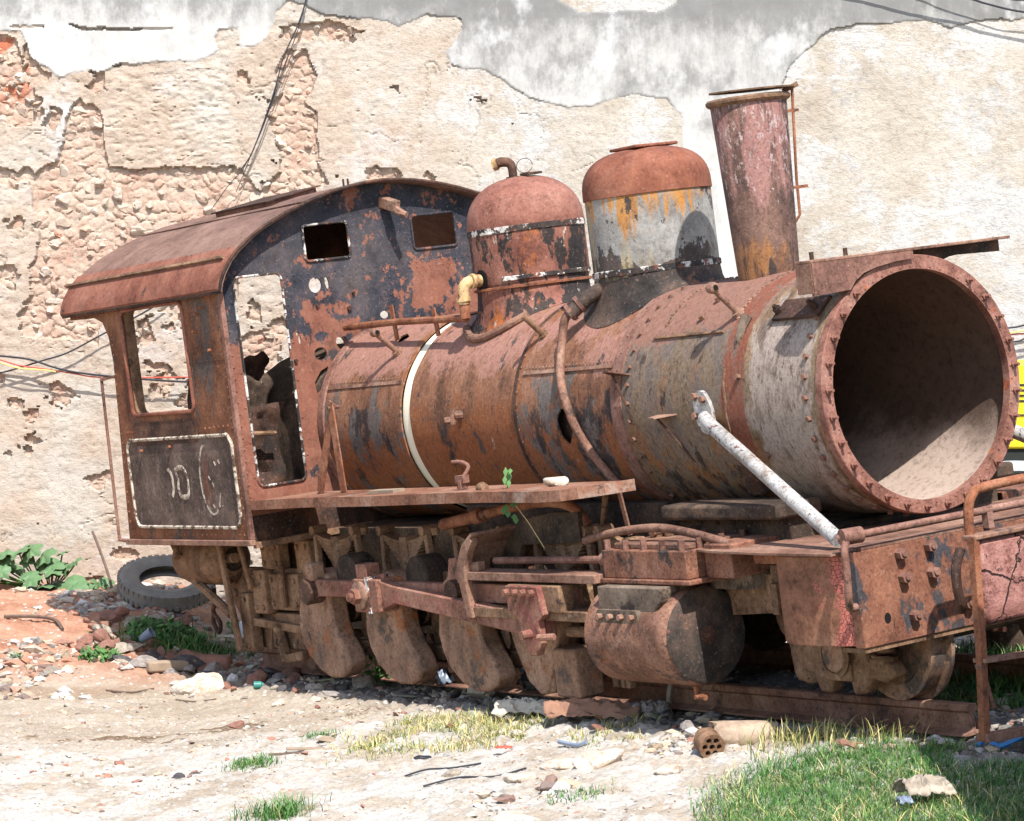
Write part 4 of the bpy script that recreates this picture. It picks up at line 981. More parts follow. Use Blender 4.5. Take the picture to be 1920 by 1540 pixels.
for yy in (-1.24, -.9, -.3):
    for k in range(9):
        x = -6.1 - 2.5 * k / 8; mb.dome((x, yy, roofz(yy) + .006), (0, yy * .6, 1), .010)
for k in range(30): mb.dome((-5.9 - 2.75 * k / 29, -1.470, 1.165), (0, -1, .1), .009)
P(mb, 'roof_rivets', 'roof', rf)
P(MB().bar((-5.86, -.64, roofz(.64) + .012), (-8.7, -.64, roofz(.64) + .012), .10, .008, up=(0, -.25, 1)), 'roof_lap', 'roof', rf)
P(MB().box((-7.1, -.34, 1.785), (.9, .45, .05), Matrix.Rotation(math.radians(10), 3, 'X')), 'roof_hatch', 'rust_red', rf, bevel=.006)
P(MB().box((-7.1, -.34, 1.815), (.96, .50, .010), Matrix.Rotation(math.radians(10), 3, 'X')), 'hatch_lid', 'rust_dark', rf)
for q in (.30, .34): P(MB().tube([(-6.25, q - .4, 1.80), (-6.25, q - .4, 1.87)], .008, 6), 'roof_pin', 'rust_dark', rf)
# floor, apron, interior
P(MB().span((-8.12, -1.405, -.76), (XC - .02, 1.405, -.725)), 'cab_floor', 'wood')
P(MB().span((-8.13, YN - .028, -.765), (XC + .04, YN + .02, -.722)), 'cab_sill', 'rust_dust', bevel=.006)
P(MB().bar((XC + .02, -1.40, -.765), (XC + .02, -.40, -.755), .05, .045), 'floor_edge_angle', 'frame')
P(MB().span((XC - .02, -1.40, -.74), (XC - .008, 1.40, -.52)), 'cab_apron', 'rust_dark')
P(MB().tube([(-8.115, YN - .05, .585), (-8.13, YN - .05, .57), (-8.19, YN - .05, -.72)], .013, 8).bar((-8.125, YN - .05, .57), (-7.99, YN, .585), .03, .02), 'cab_handrail', 'rust_red')
P(MB().tube([(-8.20, YN - .05, -.72), (-8.12, YN, -.74)], .014, 8), 'handrail_foot', 'rust_red')
fb = [(-.86, -.70)] + [(-.86 * math.cos(t), .02 + .60 * math.sin(t)) for t in [math.radians(q) for q in range(0, 181, 15)]] + [(.86, -.70)]
P(MB().prism(fb, YZ, -7.05, XC - .02), 'firebox_backhead', 'frame_dark', bevel=.02)
def crumple(u0, u1, v0, v1, n, amp, fn, seed, edge=.0):
    V = []; F = []
    for i in range(n + 1):
        for j in range(n + 1):
            u = u0 + (u1 - u0) * i / n; v = v0 + (v1 - v0) * j / n
            w = amp * (mnoise.noise(Vector((u * 3 + seed, v * 3, 0))) + .5 * mnoise.noise(Vector((u * 8, v * 8, seed)))); u += edge * mnoise.noise(Vector((v * 9, seed, u * 2))); v += edge * mnoise.noise(Vector((u * 9, seed, 5)))
            V.append(fn(u, v, w))
    for i in range(n):
        for j in range(n): a = i * (n + 1) + j; F.append((a, a + 1, a + n + 2, a + n + 1))
    return MB().add(V, F)
for (u0, u1, v0, v1, xx, am, sd, mt) in ((-1.34, -.72, .10, .56, -6.75, .10, 7, 'rust_dark'), (-1.30, -.86, -.30, .42, -6.45, .09, 11, 'frame_dark'), (-1.12, -.74, -.62, .20, -6.40, .08, 15, 'rust_dark')):
    o = P(crumple(u0, u1, v0, v1, 18, am, lambda u, v, w: (xx + w, u, v + .10 * (u + 1.33)), sd, .09), 'torn_cab_lining', mt); o.modifiers.new('t', 'SOLIDIFY').thickness = .012
o = P(crumple(-1.33, -.70, -.70, .50, 16, .09, lambda u, v, w: (-6.95 + w + .10 * (v + .7) * .3, u, v + .10 * (u + 1.33)), 4, .03), 'torn_cab_lining', 'frame_dark'); o.modifiers.new('t', 'SOLIDIFY').thickness = .012
P(MB().tube([(-6.3, -1.24, -.52), (-6.25, -1.02, -.60), (-6.2, -.94, -.63)], .045, 10).tube([(-6.28, -1.05, -.58), (-6.3, -1.0, -.40)], .025, 8).box((-6.3, -1.18, -.42), (.1, .10, .10)), 'cab_valve_junk', 'frame')
P(MB().tube([(-6.25, -1.25, .05), (-6.25, -.95, .02)], .018, 8).tube([(-6.5, -1.25, -.1), (-6.45, -.9, -.25)], .03, 8), 'cab_pipe_junk', 'frame')
P(MB().tube([(-7.4, -.55, 1.35), (-7.0, -.35, 1.55)], .02, 8), 'cab_roof_stay', 'frame')
# --- frames, pedestals, ashpan
AX = [-5.5, -4.5, -3.5, -2.5]; ZA = -1.33
def frame(s):
    o = [(-7.15, -1.02), (-7.15, -1.62), (-6.85, -1.66), (-6.75, -1.30)]
    for x in AX: o += [(x - .42, -1.30), (x - .36, -1.40), (x - .30, -1.62), (x - .16, -1.62), (x - .14, -1.28), (x + .14, -1.28), (x + .16, -1.62), (x + .30, -1.62), (x + .36, -1.40), (x + .42, -1.30)]
    o += [(-1.9, -1.28), (.45, -1.15), (.45, -.95), (-1.9, -1.0)]
    return P(MB().prism(o, XZ, s * .86, s * .92), 'main_frame', 'frame', bevel=.006)
frame(-1); frame(1)
P(MB().span((-7.0, -.70, -1.50), (-4.3, .70, -.74)), 'ash_pan', 'frame_dark')
P(MB().span((-4.3, -.55, -1.25), (-1.9, .55, -.60)), 'frame_stretcher', 'frame_dark')
P(MB().span((-7.05, -.80, -1.62), (-6.2, .80, -.80)), 'drag_box', 'frame', bevel=.01)
for x0, x1, z0, z1, y, m in ((-6.72, -6.42, -1.02, -.80, -.93, 'frame'), (-6.86, -6.64, -1.36, -1.02, -.97, 'frame'), (-6.62, -6.15, -1.33, -1.05, -.94, 'frame'), (-6.75, -6.10, -1.64, -1.36, -.90, 'frame'), (-7.06, -6.90, -1.66, -1.20, -1.0, 'frame'), (-6.25, -6.02, -1.30, -.80, -.88, 'frame')):
    o = P(MB().span((x0, y - .045, z0), (x1, y + .05, z1)), 'frame_casting', m, bevel=.012)
    for bx in (x0 + .05, x1 - .05):
        for bz in (z0 + .05, z1 - .05): P(MB().hexnut((bx, y - .045, bz), (0, -1, 0), .020, .016), 'casting_bolt', 'frame', o)
def spring(x):
    o = None
    for k in range(9):
        L_ = .30 - .028 * k; z = -.80 - .026 * k; cur = .05
        mb = MB(); pts = [(x + t * L_, z + cur * (t * t)) for t in (-1, -.6, -.2, .2, .6, 1)]
        for a, b in zip(pts[:-1], pts[1:]): mb.bar((a[0], -.93, a[1]), (b[0], -.93, b[1]), .09, .022)
        if o is None: o = P(mb, 'leaf_spring', 'frame')
        else: P(mb, 'spring_leaf', 'frame', o)
    P(MB().span((x - .05, -.985, -1.10), (x + .05, -.875, -.76)), 'spring_buckle', 'frame', o, bevel=.008)
    P(MB().span((x - .035, -.97, -1.30), (x + .035, -.89, -1.08)), 'spring_post', 'frame', o)
    for s in (-1, 1):
        P(MB().bar((x + s * .33, -.955, -1.14), (x + s * .30, -.955, -.70), .045, .05, up=(0, 1, 0)), 'spring_hanger', 'frame', o, bevel=.01)
        P(MB().tube([(x + s * .30, -1.0, -.715), (x + s * .30, -.88, -.715)], .035, 10), 'hanger_pin', 'frame', o)
        P(MB().hexnut((x + s * .38, -.93, -.74), (0, 0, 1), .03, .04), 'hanger_nut', 'frame', o)
for x in AX + [-1.75]: spring(x)
# wheels, axles, cranks
for x in AX:
    for s in (-1, 1):
        w = P(MB().lathe([(.05, -.07), (.30, -.06), (.32, -.07), (.385, -.07), (.38, .05), (.42, .055), (.42, .085), (.32, .085), (.30, .05), (.05, .06)], o=(x, s * .60, ZA), axis='y', n=36) if s < 0 else MB().lathe([(.05, .07), (.30, .06), (.32, .07), (.385, .07), (.38, -.05), (.42, -.055), (.42, -.085), (.32, -.085), (.30, -.05), (.05, -.06)], o=(x, s * .60, ZA), axis='y', n=36), 'driving_wheel', 'frame_dark')
    P(MB().tube([(x, -1.0, ZA), (x, 1.0, ZA)], .075, 14), 'axle', 'frame_dark')
CW = [(-.15, .30), (-.20, .18), (-.25, .06), (-.275, -.06), (-.25, -.18), (-.18, -.29), (-.06, -.38), (.08, -.43), (.22, -.425), (.33, -.38), (.375, -.32), (.34, -.23), (.26, -.13), (.21, -.03), (.20, .10), (.22, .22), (.20, .32), (.08, .36), (-.06, .35)]
def crank(x, dx=.0):
    o = P(MB().prism([(x + .0 + a * 1.10, ZA + b) for a, b in CW], XZ, -1.20, -1.05), 'counterweight_crank', 'counterweight', bevel=.02)
    P(MB().tube([(x + .10, -1.28, -1.09), (x + .10, -1.0, -1.09)], .06, 14), 'crank_pin', 'frame', o)
    P(MB().lathe([(.13, -.96), (.13, -.93), (.09, -.92)], o=(x + .05, 0, -1.25), axis='y', n=18), 'crank_boss', 'frame', o)
    return o
for x in AX[:3]: crank(x)
o = P(MB().prism([(-2.62 + a, ZA + b) for a, b in ((-.36, .1), (-.30, -.12), (-.18, -.34), (-.05, -.42), (.12, -.40), (.14, -.1), (.24, .08), (.20, .3), (-.1, .34), (-.3, .26))], XZ, -1.16, -.95), 'counterweight_crank', 'counterweight', bevel=.018)
P(MB().span((-2.42, -1.20, -1.74), (-2.16, -1.0, -1.43)).bar((-2.62, -1.12, -1.70), (-2.36, -1.12, -1.20), .1, .14), 'crank_block', 'counterweight', o, bevel=.015)
for x in AX[:3]: P(MB().tube([(x + .36, -1.12, -1.02), (x + .36, -.93, -1.02)], .15, 16), 'crank_web', 'frame_dark', bevel=.02)
# pedestal binders and brake hangers hanging between the cranks
for x in AX:
    for dx, w in ((.42, .06), (.50, .035), (.56, .05), (-.33, .05)):
        P(MB().bar((x + dx, -.965, -1.0), (x + dx + .02, -.965, -1.70), w, .05, up=(0, 1, 0)), 'pedestal_binder', 'frame', bevel=.006)
    P(MB().span((x - .12, -.97, -1.62), (x + .34, -.90, -1.52)), 'axle_keep', 'frame', bevel=.008)
# side rod (coupling), main rod, crosshead and guides
def flatrod(pts, y0, y1): return MB().prism(pts, XZ, y0, y1)
P(flatrod([(-5.44, -1.18), (-5.44, -1.06), (-5.30, -1.03), (-4.62, -1.035), (-4.62, -1.145), (-5.30, -1.15)], -1.27, -1.20), 'coupling_rod', 'rod_red', bevel=.008)
co_ = P(flatrod([(-4.42, -1.14), (-4.42, -1.03), (-3.58, -1.03), (-3.50, -.98), (-3.46, -.86), (-3.36, -.85), (-3.32, -.98), (-3.25, -1.02), (-2.0, -1.03), (-2.0, -1.14), (-3.25, -1.15), (-3.40, -1.21), (-3.55, -1.15)], -1.25, -1.18), 'coupling_rod', 'rod_red', bevel=.008)
P(MB().tube([(-3.40, -1.30, -1.08), (-3.40, -1.18, -1.08)], .085, 8), 'rod_end_nut', 'rust_dark', co_)
re = P(MB().tube([(-5.40, -1.33, -1.115), (-5.40, -1.18, -1.115)], .095, 8), 'rod_end_boss', 'rust_dark', bevel=.01)
P(MB().box((-5.37, -1.24, -.975), (.10, .12, .13)), 'oil_cup', 'counterweight', re, bevel=.015)
be = P(MB().span((-4.62, -1.36, -1.23), (-4.28, -1.20, -1.0)), 'big_end_strap', 'rod_red', bevel=.01)
P(MB().span((-4.60, -1.33, -1.0), (-4.45, -1.22, -.90)), 'oil_box', 'rod_red', be, bevel=.006)
P(MB().lathe([(.10, -1.362), (.10, -1.385), (.085, -1.395), (.001, -1.396)], o=(-4.50, 0, -1.11), axis='y', n=24), 'pin_collar', 'rust_dust', be)
P(MB().hexnut((-4.50, -1.39, -1.11), (0, -1, 0), .055, .05, 6, .03), 'pin_nut', 'rod_red', be)
P(MB().span((-4.425, -1.367, -1.235), (-4.385, -1.19, -.985)), 'strap_wedge', 'white_band', be)
for k in range(3): P(MB().hexnut((-4.36 + .055 * k - .06, -1.28, -1.0), (0, 0, 1), .024, .03), 'strap_bolt', 'rod_red', be)
P(flatrod([(-4.30, -1.215), (-4.30, -1.015), (-4.12, -1.045), (-2.34, -1.205), (-2.24, -1.225), (-2.24, -1.335), (-2.36, -1.345), (-4.12, -1.165)], -1.33, -1.25), 'main_rod', 'rod_red', bevel=.008)
xh = P(flatrod([(-2.56, -1.00), (-2.19, -1.00), (-2.15, -1.18), (-2.22, -1.22), (-2.22, -1.36), (-2.28, -1.44), (-2.36, -1.44), (-2.42, -1.34), (-2.44, -1.22), (-2.55, -1.17)], -1.40, -1.345), 'crosshead', 'rod_red', bevel=.008)
for k in range(4): P(MB().tube([(-2.52 + .095 * k, -1.44, -1.04), (-2.52 + .095 * k, -1.36, -1.04)], .022, 8), 'crosshead_rivet', 'rod_red', xh)
P(MB().tube([(-2.32, -1.47, -1.30), (-2.32, -1.36, -1.30)], .03, 10), 'wrist_pin', 'rod_red', xh); P(MB().tube([(-2.16, -1.45, -1.31), (-2.05, -1.40, -1.31)], .022, 8), 'drop_bolt', 'rod_red', xh)
P(MB().span((-2.60, -1.36, -1.17), (-2.0, -1.10, -1.0)), 'crosshead_body', 'frame', bevel=.01)
P(MB().span((-3.12, -1.34, -.985), (-1.62, -1.16, -.93)), 'guide_bar', 'rust_dust', bevel=.006)
P(MB().span((-3.10, -1.34, -1.225), (-1.75, -1.16, -1.16)), 'guide_bar', 'frame', bevel=.006)
P(MB().tube([(-2.95, -1.20, -.875), (-1.6, -1.20, -.855)], .024, 10), 'valve_spindle', 'rust_red')
P(MB().tube([(-2.15, -1.22, -1.31), (-1.70, -1.15, -1.31)], .035, 10), 'piston_rod', 'frame')
yk = [(-3.13, -1.23), (-3.18, -1.0), (-3.15, -.86), (-3.09, -.77), (-2.98, -.70), (-2.96, -.73), (-3.03, -.80), (-3.08, -.90), (-3.10, -1.0), (-3.06, -1.23)]
yk = P(MB().prism(yk, XZ, -1.36, -1.30), 'guide_yoke', 'rust_dust', bevel=.006)
P(MB().prism([(-3.18, -1.0), (-3.15, -.84), (-3.05, -.72), (-2.85, -.64), (-2.5, -.59), (-2.2, -.59), (-2.2, -.78), (-2.9, -.80), (-3.0, -1.0)], XZ, -1.02, -.98), 'yoke_back_plate', 'frame_dark', yk)
mb = MB(); q = [(-3.18, -1.0), (-3.15, -.86), (-3.08, -.76), (-2.95, -.68)]
for a, b in zip(q[:-1], q[1:]): mb.bar((a[0], -1.06, a[1]), (b[0], -1.06, b[1]), .60, .02)
P(mb, 'yoke_flange', 'rust_dust', yk); P(MB().box((-3.05, -1.28, -.90), (.10, .06, .06)), 'yoke_bolt', 'rust_dust', yk, bevel=.006)
P(MB().tube([(-3.72, -1.10, -.655), (-3.28, -1.10, -.60)], .04, 14).tube([(-3.30, -1.10, -.603), (-3.20, -1.10, -.59)], .052, 14).tube([(-3.22, -1.10, -.593), (-2.6, -1.06, -.52), (-2.3, -1.0, -.55), (-2.2, -.95, -.68)], .034, 12, 3), 'injector_pipe', 'rust_orange')
P(MB().lathe([(.032, -3.722), (.03, -3.70), (.001, -3.70)], o=(0, -1.10, -.655), axis='x', n=14), 'pipe_bore', 'hollow_dark')
# cylinders
def cylinder(s):
    y = s * 1.12; z = -1.305
    o = P(MB().lathe([(.10, -1.73), (.27, -1.72), (.303, -1.68), (.303, -.93), (.298, -.885), (.282, -.855), (.262, -.842), (.12, -.835), (.05, -.832), (.001, -.832)], o=(0, y, z), axis='x', n=64), 'cylinder_casing', 'cylinder')
    P(MB().lathe([(.285, -.852), (.264, -.838), (.12, -.831), (.001, -.829)], o=(0, y, z), axis='x', n=64), 'cylinder_cover', 'saddle_black', o)
    P(MB().lathe([(.06, -.845), (.055, -.822), (.02, -.818), (.02, -.805), (.001, -.803)], o=(0, y, z), axis='x', n=24), 'cover_boss', 'rust_dark', o)
    ya, yb = sorted((s * 1.40, s * .70))
    P(MB().prism([(-1.56, -1.165), (-1.56, -.99), (-.90, -.99), (-.92, -1.08), (-1.0, -1.14), (-1.1, -1.165)], XZ, s * 1.37, s * .72), 'cylinder_jacket', 'jacket', o, bevel=.008)
    P(MB().span((-.95, s * 1.02, -1.05), (-.48, s * .72, -.90)), 'steam_port_block', 'jacket', o, bevel=.008)
    P(MB().prism(rounded_rect(-1.55, -1.12, -1.215, -1.125, .03), XZ, s * 1.405, s * 1.365), 'jacket_flange', 'jacket', o)
    for k in range(4): P(MB().hexnut((-1.50 + .11 * k, s * 1.405, -1.165), (0, s, 0), .02, .03), 'flange_stud', 'rust_dust', o)
    ch = P(MB().span((-1.64, ya + .10, -.985), (-.70, yb, -.955)).span((-1.60, ya + .12, -.955), (-.74, yb, -.785)), 'valve_chest', 'chest', bevel=.008)
    P(MB().prism(rounded_rect(-1.56, -.78, min(s * 1.23, s * .80), max(s * 1.23, s * .80), .05), XY, -.785, -.752), 'chest_cover', 'rust_dust', ch, bevel=.006)
    for k in range(5):
        for yy in (1.255, .80): P(MB().hexnut((-1.56 + .19 * k, s * yy, -.785), (0, 0, 1), .02, .06, 6), 'chest_stud', 'rust_red', ch)
    for k in range(3): P(MB().hexnut((-.765, s * (1.15 - .16 * k), -.785), (0, 0, 1), .02, .06, 6), 'chest_stud', 'rust_red', ch)
    P(MB().span((-.72, ya + .24, -.96), (-.46, yb, -.76)), 'steam_inlet', 'chest', ch, bevel=.01)
    P(MB().tube([(-1.70, s * 1.2, -.855), (-1.58, s * 1.2, -.855)], .045, 12), 'spindle_gland', 'rust_red', ch)
    P(MB().tube([(-.93, s * 1.18, -1.60), (-.93, s * 1.18, -1.66), (-.85, s * 1.18, -1.665)], .018, 8).tube([(-.9, s * 1.22, -1.66), (-.9, s * 1.12, -1.66)], .012, 8), 'cylinder_drain', 'rust_orange', o)
cylinder(-1); cylinder(1)
P(MB().prism([(-1.7, -1.15), (-1.6, -.76), (-.45, -.76), (-.45, -1.2)], XZ, -.72, .72), 'smokebox_saddle', 'frame_dark', bevel=.02)
for s_ in (-1, 1): P(MB().span((-1.45, s_ * .92, -.66), (-.30, s_ * .58, -.57)), 'saddle_flange', 'frame_dark', bevel=.02); P(MB().span((-1.4, s_ * .80, -.80), (-.35, s_ * .60, -.64)), 'saddle_web', 'frame_dark')
mb = MB()
for k in range(7): mb.hexnut((-1.38 + .165 * k, -.80, -.66), (0, 0, -1), .024, .04)
P(mb, 'saddle_bolts', 'frame_dark')
P(MB().tube([(-2.0, -1.12, -.755), (-1.7, -1.12, -.705), (-1.25, -1.12, -.672), (-.9, -1.12, -.70), (-.50, -1.12, -.765)], .026, 12, 4), 'bent_pipe', 'rust_dust')
P(MB().bar((-1.95, -.86, -.46), (-1.88, -.86, -.76), .012, .035, up=(1, 0, 0)), 'upright_bar', 'rust_dust')
P(MB().tube([(-2.55, -.70, -.80), (-2.2, -.85, -.72), (-1.95, -.95, -.45)], .02, 8, 4), 'slack_hose', 'frame')
# --- front deck, beam and truck
P(MB().prism([(-.92, -1.16), (-.53, -1.24), (.0, -1.29), (.62, -1.30), (.62, 1.24), (-.3, 1.2), (-.3, -.62), (-.96, -.68)], XY, -.80, -.788), 'front_deck_plate', 'rust_dust')
P(MB().span((-.25, -1.16, -.87), (.30, -1.12, -.80)), 'deck_angle', 'rust_orange')
bx = [(.615, -1.20), (.5, -1.235), (.34, -1.255), (.18, -1.255), (.04, -1.22), (-.06, -1.15), (-.11, -1.05), (-.10, -.92), (.615, -.92)]
P(MB().prism(bx, XY, -1.305, -.81), 'beam_end_box', 'crackred', bevel=.006)
P(MB().prism([(a * 1.0 - .003, b) for a, b in bx], XY, -.81, -.802), 'beam_end_top', 'rust_dust')
bm_ = P(MB().span((.62, -1.21, -1.315), (.70, 1.21, -.79)), 'buffer_beam', 'beam', bevel=.006)
P(MB().span((.56, -1.19, -.789), (.70, 1.19, -.772)), 'beam_top_strip', 'rust_dust', bm_); P(MB().span((.50, -1.20, -1.34), (.69, 1.20, -1.316)), 'beam_bottom_strip', 'frame', bm_)
for y, z in ((-.90, -.845), (-.69, -.835), (-.895, -.975), (-.69, -.98), (-.85, -1.19), (-.47, -1.185), (.69, -.84), (.9, -.84), (.69, -.98), (.9, -.98)):
    b = P(MB().hexnut((.70, y, z), (1, 0, 0), .033, .045, 6), 'beam_bolt', 'rust_red', bm_); P(MB().tube([(.70, y, z), (.755, y, z)], .016, 10), 'beam_bolt_end', 'rust_red', bm_)
for y, z in ((-1.03, -1.175),): P(MB().prism(circle2(y, z, .022, .03, 10), YZ, .6995, .7025), 'beam_hole', 'hollow_dark', bm_)  # no opening cut: black disc gives the hole's inner shade
for y, z in ((.62, -.92), (.66, -1.09)): P(MB().prism(circle2(y, z, .018, .022, 10), XZ, -1.226, -1.223), 'box_hole', 'hollow_dark', bm_)
P(MB().tube([(.66, -1.27, -.705), (.72, -1.20, -.70), (.73, -1.0, -.70), (.73, 1.2, -.70)], .022, 12, 3), 'front_handrail', 'rust_red')
P(MB().tube([(.70, -1.28, -.70), (.72, -1.16, -.70)], .045, 12), 'handrail_knuckle', 'rust_red')
for y in (-.26, .8): P(MB().span((.70, y - .02, -.80), (.75, y + .02, -.68)), 'handrail_post', 'rust_red')
P(MB().tube([(.71, -1.25, -.72), (.74, -1.30, -.76), (.75, -1.31, -.88), (.74, -1.31, -1.02), (.70, -1.28, -1.08), (.68, -1.22, -1.085)], .021, 12, 4), 'coupling_lever', 'rust_red')
tf = [(-.34, -1.32), (-.28, -1.22), (-.1, -1.14), (.18, -1.14), (.23, -1.34), (.30, -1.46), (.46, -1.46), (.50, -1.53), (.40, -1.58), (.28, -1.56), (.22, -1.65), (.12, -1.66), (.10, -1.58), (-.06, -1.58), (-.08, -1.66), (-.18, -1.66), (-.22, -1.56), (-.32, -1.54), (-.38, -1.44)]
tr = P(MB().prism(tf, XZ, -.86, -.76), 'leading_truck_frame', 'frame', bevel=.02)
P(MB().tube([(.02, -.90, -1.43), (.02, -.84, -1.43)], .10, 24), 'axle_cap', 'counterweight', tr, bevel=.01); P(MB().lathe([(.10, -.86), (.125, -.865), (.13, -.89), (.105, -.895)], o=(.02, 0, -1.43), axis='y', n=28), 'cap_ring', 'frame', tr)
P(MB().span((-.10, -.88, -1.58), (.14, -.80, -1.40)), 'axle_box', 'frame', tr, bevel=.01)
mb = MB(); mb.tube([(.36 + .055 * math.cos(t), -.81 + .055 * math.sin(t), -1.15 - .30 * t / (12 * PI)) for t in [k * PI / 8 for k in range(0, 97)]], .016, 7); P(mb, 'coil_spring', 'counterweight', tr)
P(MB().tube([(.36, -.81, -1.50), (.36, -.81, -1.44)], .08, 12), 'spring_seat', 'frame', tr)
for s in (-1, 1):
    P(MB().lathe([(.05, -.06), (.22, -.05), (.24, -.07), (.325, -.07), (.32, .04), (.36, .045), (.355, .075), (.24, .075), (.22, .05), (.05, .06)], o=(.29, s * .61, -1.385), axis='y', n=40), 'truck_wheel', 'counterweight', tr)
P(MB().tube([(.29, -.70, -1.385), (.29, .70, -1.385)], .05, 12), 'truck_axle', 'frame_dark', tr)
P(MB().span((-.2, -.74, -1.30), (.35, .74, -1.15)), 'truck_bolster', 'frame_dark', tr)
o = P(crumple(-.62, -.25, -1.62, -1.2, 10, .05, lambda u, v, w: (u + (v + 1.2) * -.4, -.78 + w, v), 9, .02), 'hanging_plate', 'frame'); o.modifiers.new('t', 'SOLIDIFY').thickness = .01
P(MB().span((-.30, -1.02, -1.10), (-.18, -.90, -.90)).span((-.27, -1.06, -1.18), (-.21, -1.01, -1.0)), 'deck_bracket', 'frame', bevel=.006)
# --- below the cab: air drum, hangers, brake gear
P(MB().lathe([(.05, -8.02), (.12, -8.0), (.18, -7.92), (.205, -7.8), (.205, -7.35), (.18, -7.24), (.12, -7.18), (.09, -7.17)], o=(0, -.98, -.945), axis='x', n=32), 'air_drum', 'frame')
for r, x in ((.10, -7.19), (.08, -7.165), (.06, -7.14)): P(MB().lathe([(r - .03, x - .02), (r, x - .02), (r, x), (r - .03, x)], o=(0, -.98, -.945), axis='x', n=20), 'drum_ring', 'frame_dark')
P(MB().tube([(-7.25, -1.02, -.93), (-6.98, -1.06, -.92)], .04, 12), 'brake_cylinder_rod', 'frame')
P(MB().tube([(-8.0, -1.1, -.78), (-7.93, -1.1, -.86), (-7.86, -1.1, -1.0), (-7.4, -1.1, -1.22), (-7.1, -1.1, -1.36)], .035, 8, 3), 'cab_hanger', 'frame')
P(MB().bar((-7.12, -1.12, -.80), (-6.98, -1.12, -1.64), .035, .07, up=(1, 0, 0)), 'brake_hanger', 'frame', bevel=.008)
P(MB().bar((-6.92, -1.05, -.78), (-6.80, -1.05, -1.16), .03, .05, up=(1, 0, 0)), 'brake_hanger', 'frame', bevel=.008)
P(MB().tube([(-6.33, -1.02, -.98), (-6.34, -1.02, -1.30)], .028, 10), 'sand_drop_pipe', 'frame')
P(MB().bar((-6.98, -1.0, -1.42), (-6.1, -.95, -1.48), .05, .06), 'brake_beam', 'frame'); P(MB().bar((-6.55, -1.0, -1.44), (-6.45, -1.0, -1.72), .06, .09, up=(1, 0, 0)).bar((-6.45, -1.0, -1.70), (-6.15, -1.0, -1.66), .06, .07), 'brake_shoe', 'frame', bevel=.012)
P(MB().tube([(-7.45, -1.05, -1.17), (-7.47, -1.05, -1.28), (-7.52, -1.05, -1.36), (-7.42, -1.05, -1.44), (-7.46, -1.05, -1.52), (-7.54, -1.05, -1.44), (-7.50, -1.05, -1.36)], .018, 8, 4), 'safety_chain_hook', 'rust_dark')
P(MB().tube([(-7.72, -1.2, -.77), (-7.72, -1.2, -.86), (-7.70, -1.2, -.90)], [.02, .02, .04], 8), 'cab_pipe_stub', 'frame')
P(MB().prism([(-7.15, -1.62), (-7.42, -1.25), (-7.5, -1.02), (-7.15, -1.02)], XZ, -.92, -.86), 'rear_frame_plate', 'frame')
for p in ((-7.3, -.925, -1.12), (-7.22, -.925, -1.3), (-7.32, -.925, -1.22)): P(MB().hexnut(p, (0, -1, 0), .03, .02), 'frame_bolt', 'frame')

# ------------------------------------------------------------ rails
def rail(y, x0, x1, label):
    prof = [(-.075, -1.885), (.075, -1.885), (.075, -1.872), (.012, -1.855), (.012, -1.765), (.036, -1.75), (.036, -1.722), (.028, -1.712), (-.028, -1.712), (-.036, -1.722), (-.036, -1.75), (-.012, -1.765), (-.012, -1.855), (-.075, -1.872)]
    o = MB().prism([(y + a, b) for a, b in prof], lambda u, v, w: (w, u, v), x0, x1).build('rail', M_['rust_dust'], None, 35, .003)
    o.matrix_world = LOCO; tag(o, label, 'rail', 'rails under the locomotive')
rail(-.62, -7.6, .82, 'near rusty rail with a sawn-off end beside the grass')
rail(.62, -7.6, .95, 'far rusty rail behind the wheels of the locomotive')
# ------------------------------------------------------------ cracked pink bumper block with step ladder, right edge
tb = empty('tender_end_with_ladder', mat=LOCO)
tag(tb, 'cracked pink bumper block with iron hoop and rusty step ladder at right edge', 'bumper')
P(MB().span((1.24, -.865, -1.23), (1.30, .55, -.775)), 'bumper_block', 'pink', tb, bevel=.03)
P(MB().span((1.20, -.885, -.775), (1.32, .58, -.748)), 'block_cap', 'rust_dust', tb, bevel=.008)
P(MB().tube([(1.22, -.84, -.76), (1.22, -.83, -.62), (1.22, -.79, -.545), (1.22, -.70, -.515), (1.22, -.2, -.51), (1.22, .3, -.53)], .027, 12, 4), 'hoop_rail', 'rust_orange', tb)
P(MB().tube([(1.2, -.90, -.82), (1.22, -.96, -.90), (1.22, -.97, -1.0), (1.2, -.94, -1.10), (1.15, -.90, -1.14)], .026, 10, 4), 'side_loop', 'rust_dark', tb)
P(MB().bar((1.29, -.88, -.76), (1.29, -.925, -1.42), .045, .04, up=(0, 1, 0)), 'ladder_stile', 'rust_orange', tb); P(MB().bar((1.29, -.925, -1.40), (1.29, -.97, -1.82), .045, .04, up=(0, 1, 0)), 'ladder_stile', 'rust_orange', tb)
P(MB().bar((1.29, -.945, -1.42), (1.27, -.88, -1.66), .05, .02, up=(0, 1, 0)), 'stile_brace', 'rust_red', tb)
P(MB().bar((1.29, -.985, -1.80), (1.30, .1, -1.87), .10, .04), 'bottom_step', 'rust_dust', tb); P(MB().bar((1.29, -.94, -1.40), (1.30, .1, -1.46), .10, .022), 'ladder_step', 'rust_dust', tb)
P(MB().bar((1.29, .10, -.76), (1.29, .06, -1.92), .10, .022, up=(0, 1, 0)), 'ladder_stile', 'rust_orange', tb)
P(MB().span((.95, -.45, -1.25), (1.235, .45, -.80)), 'block_backing', 'frame_dark', tb)
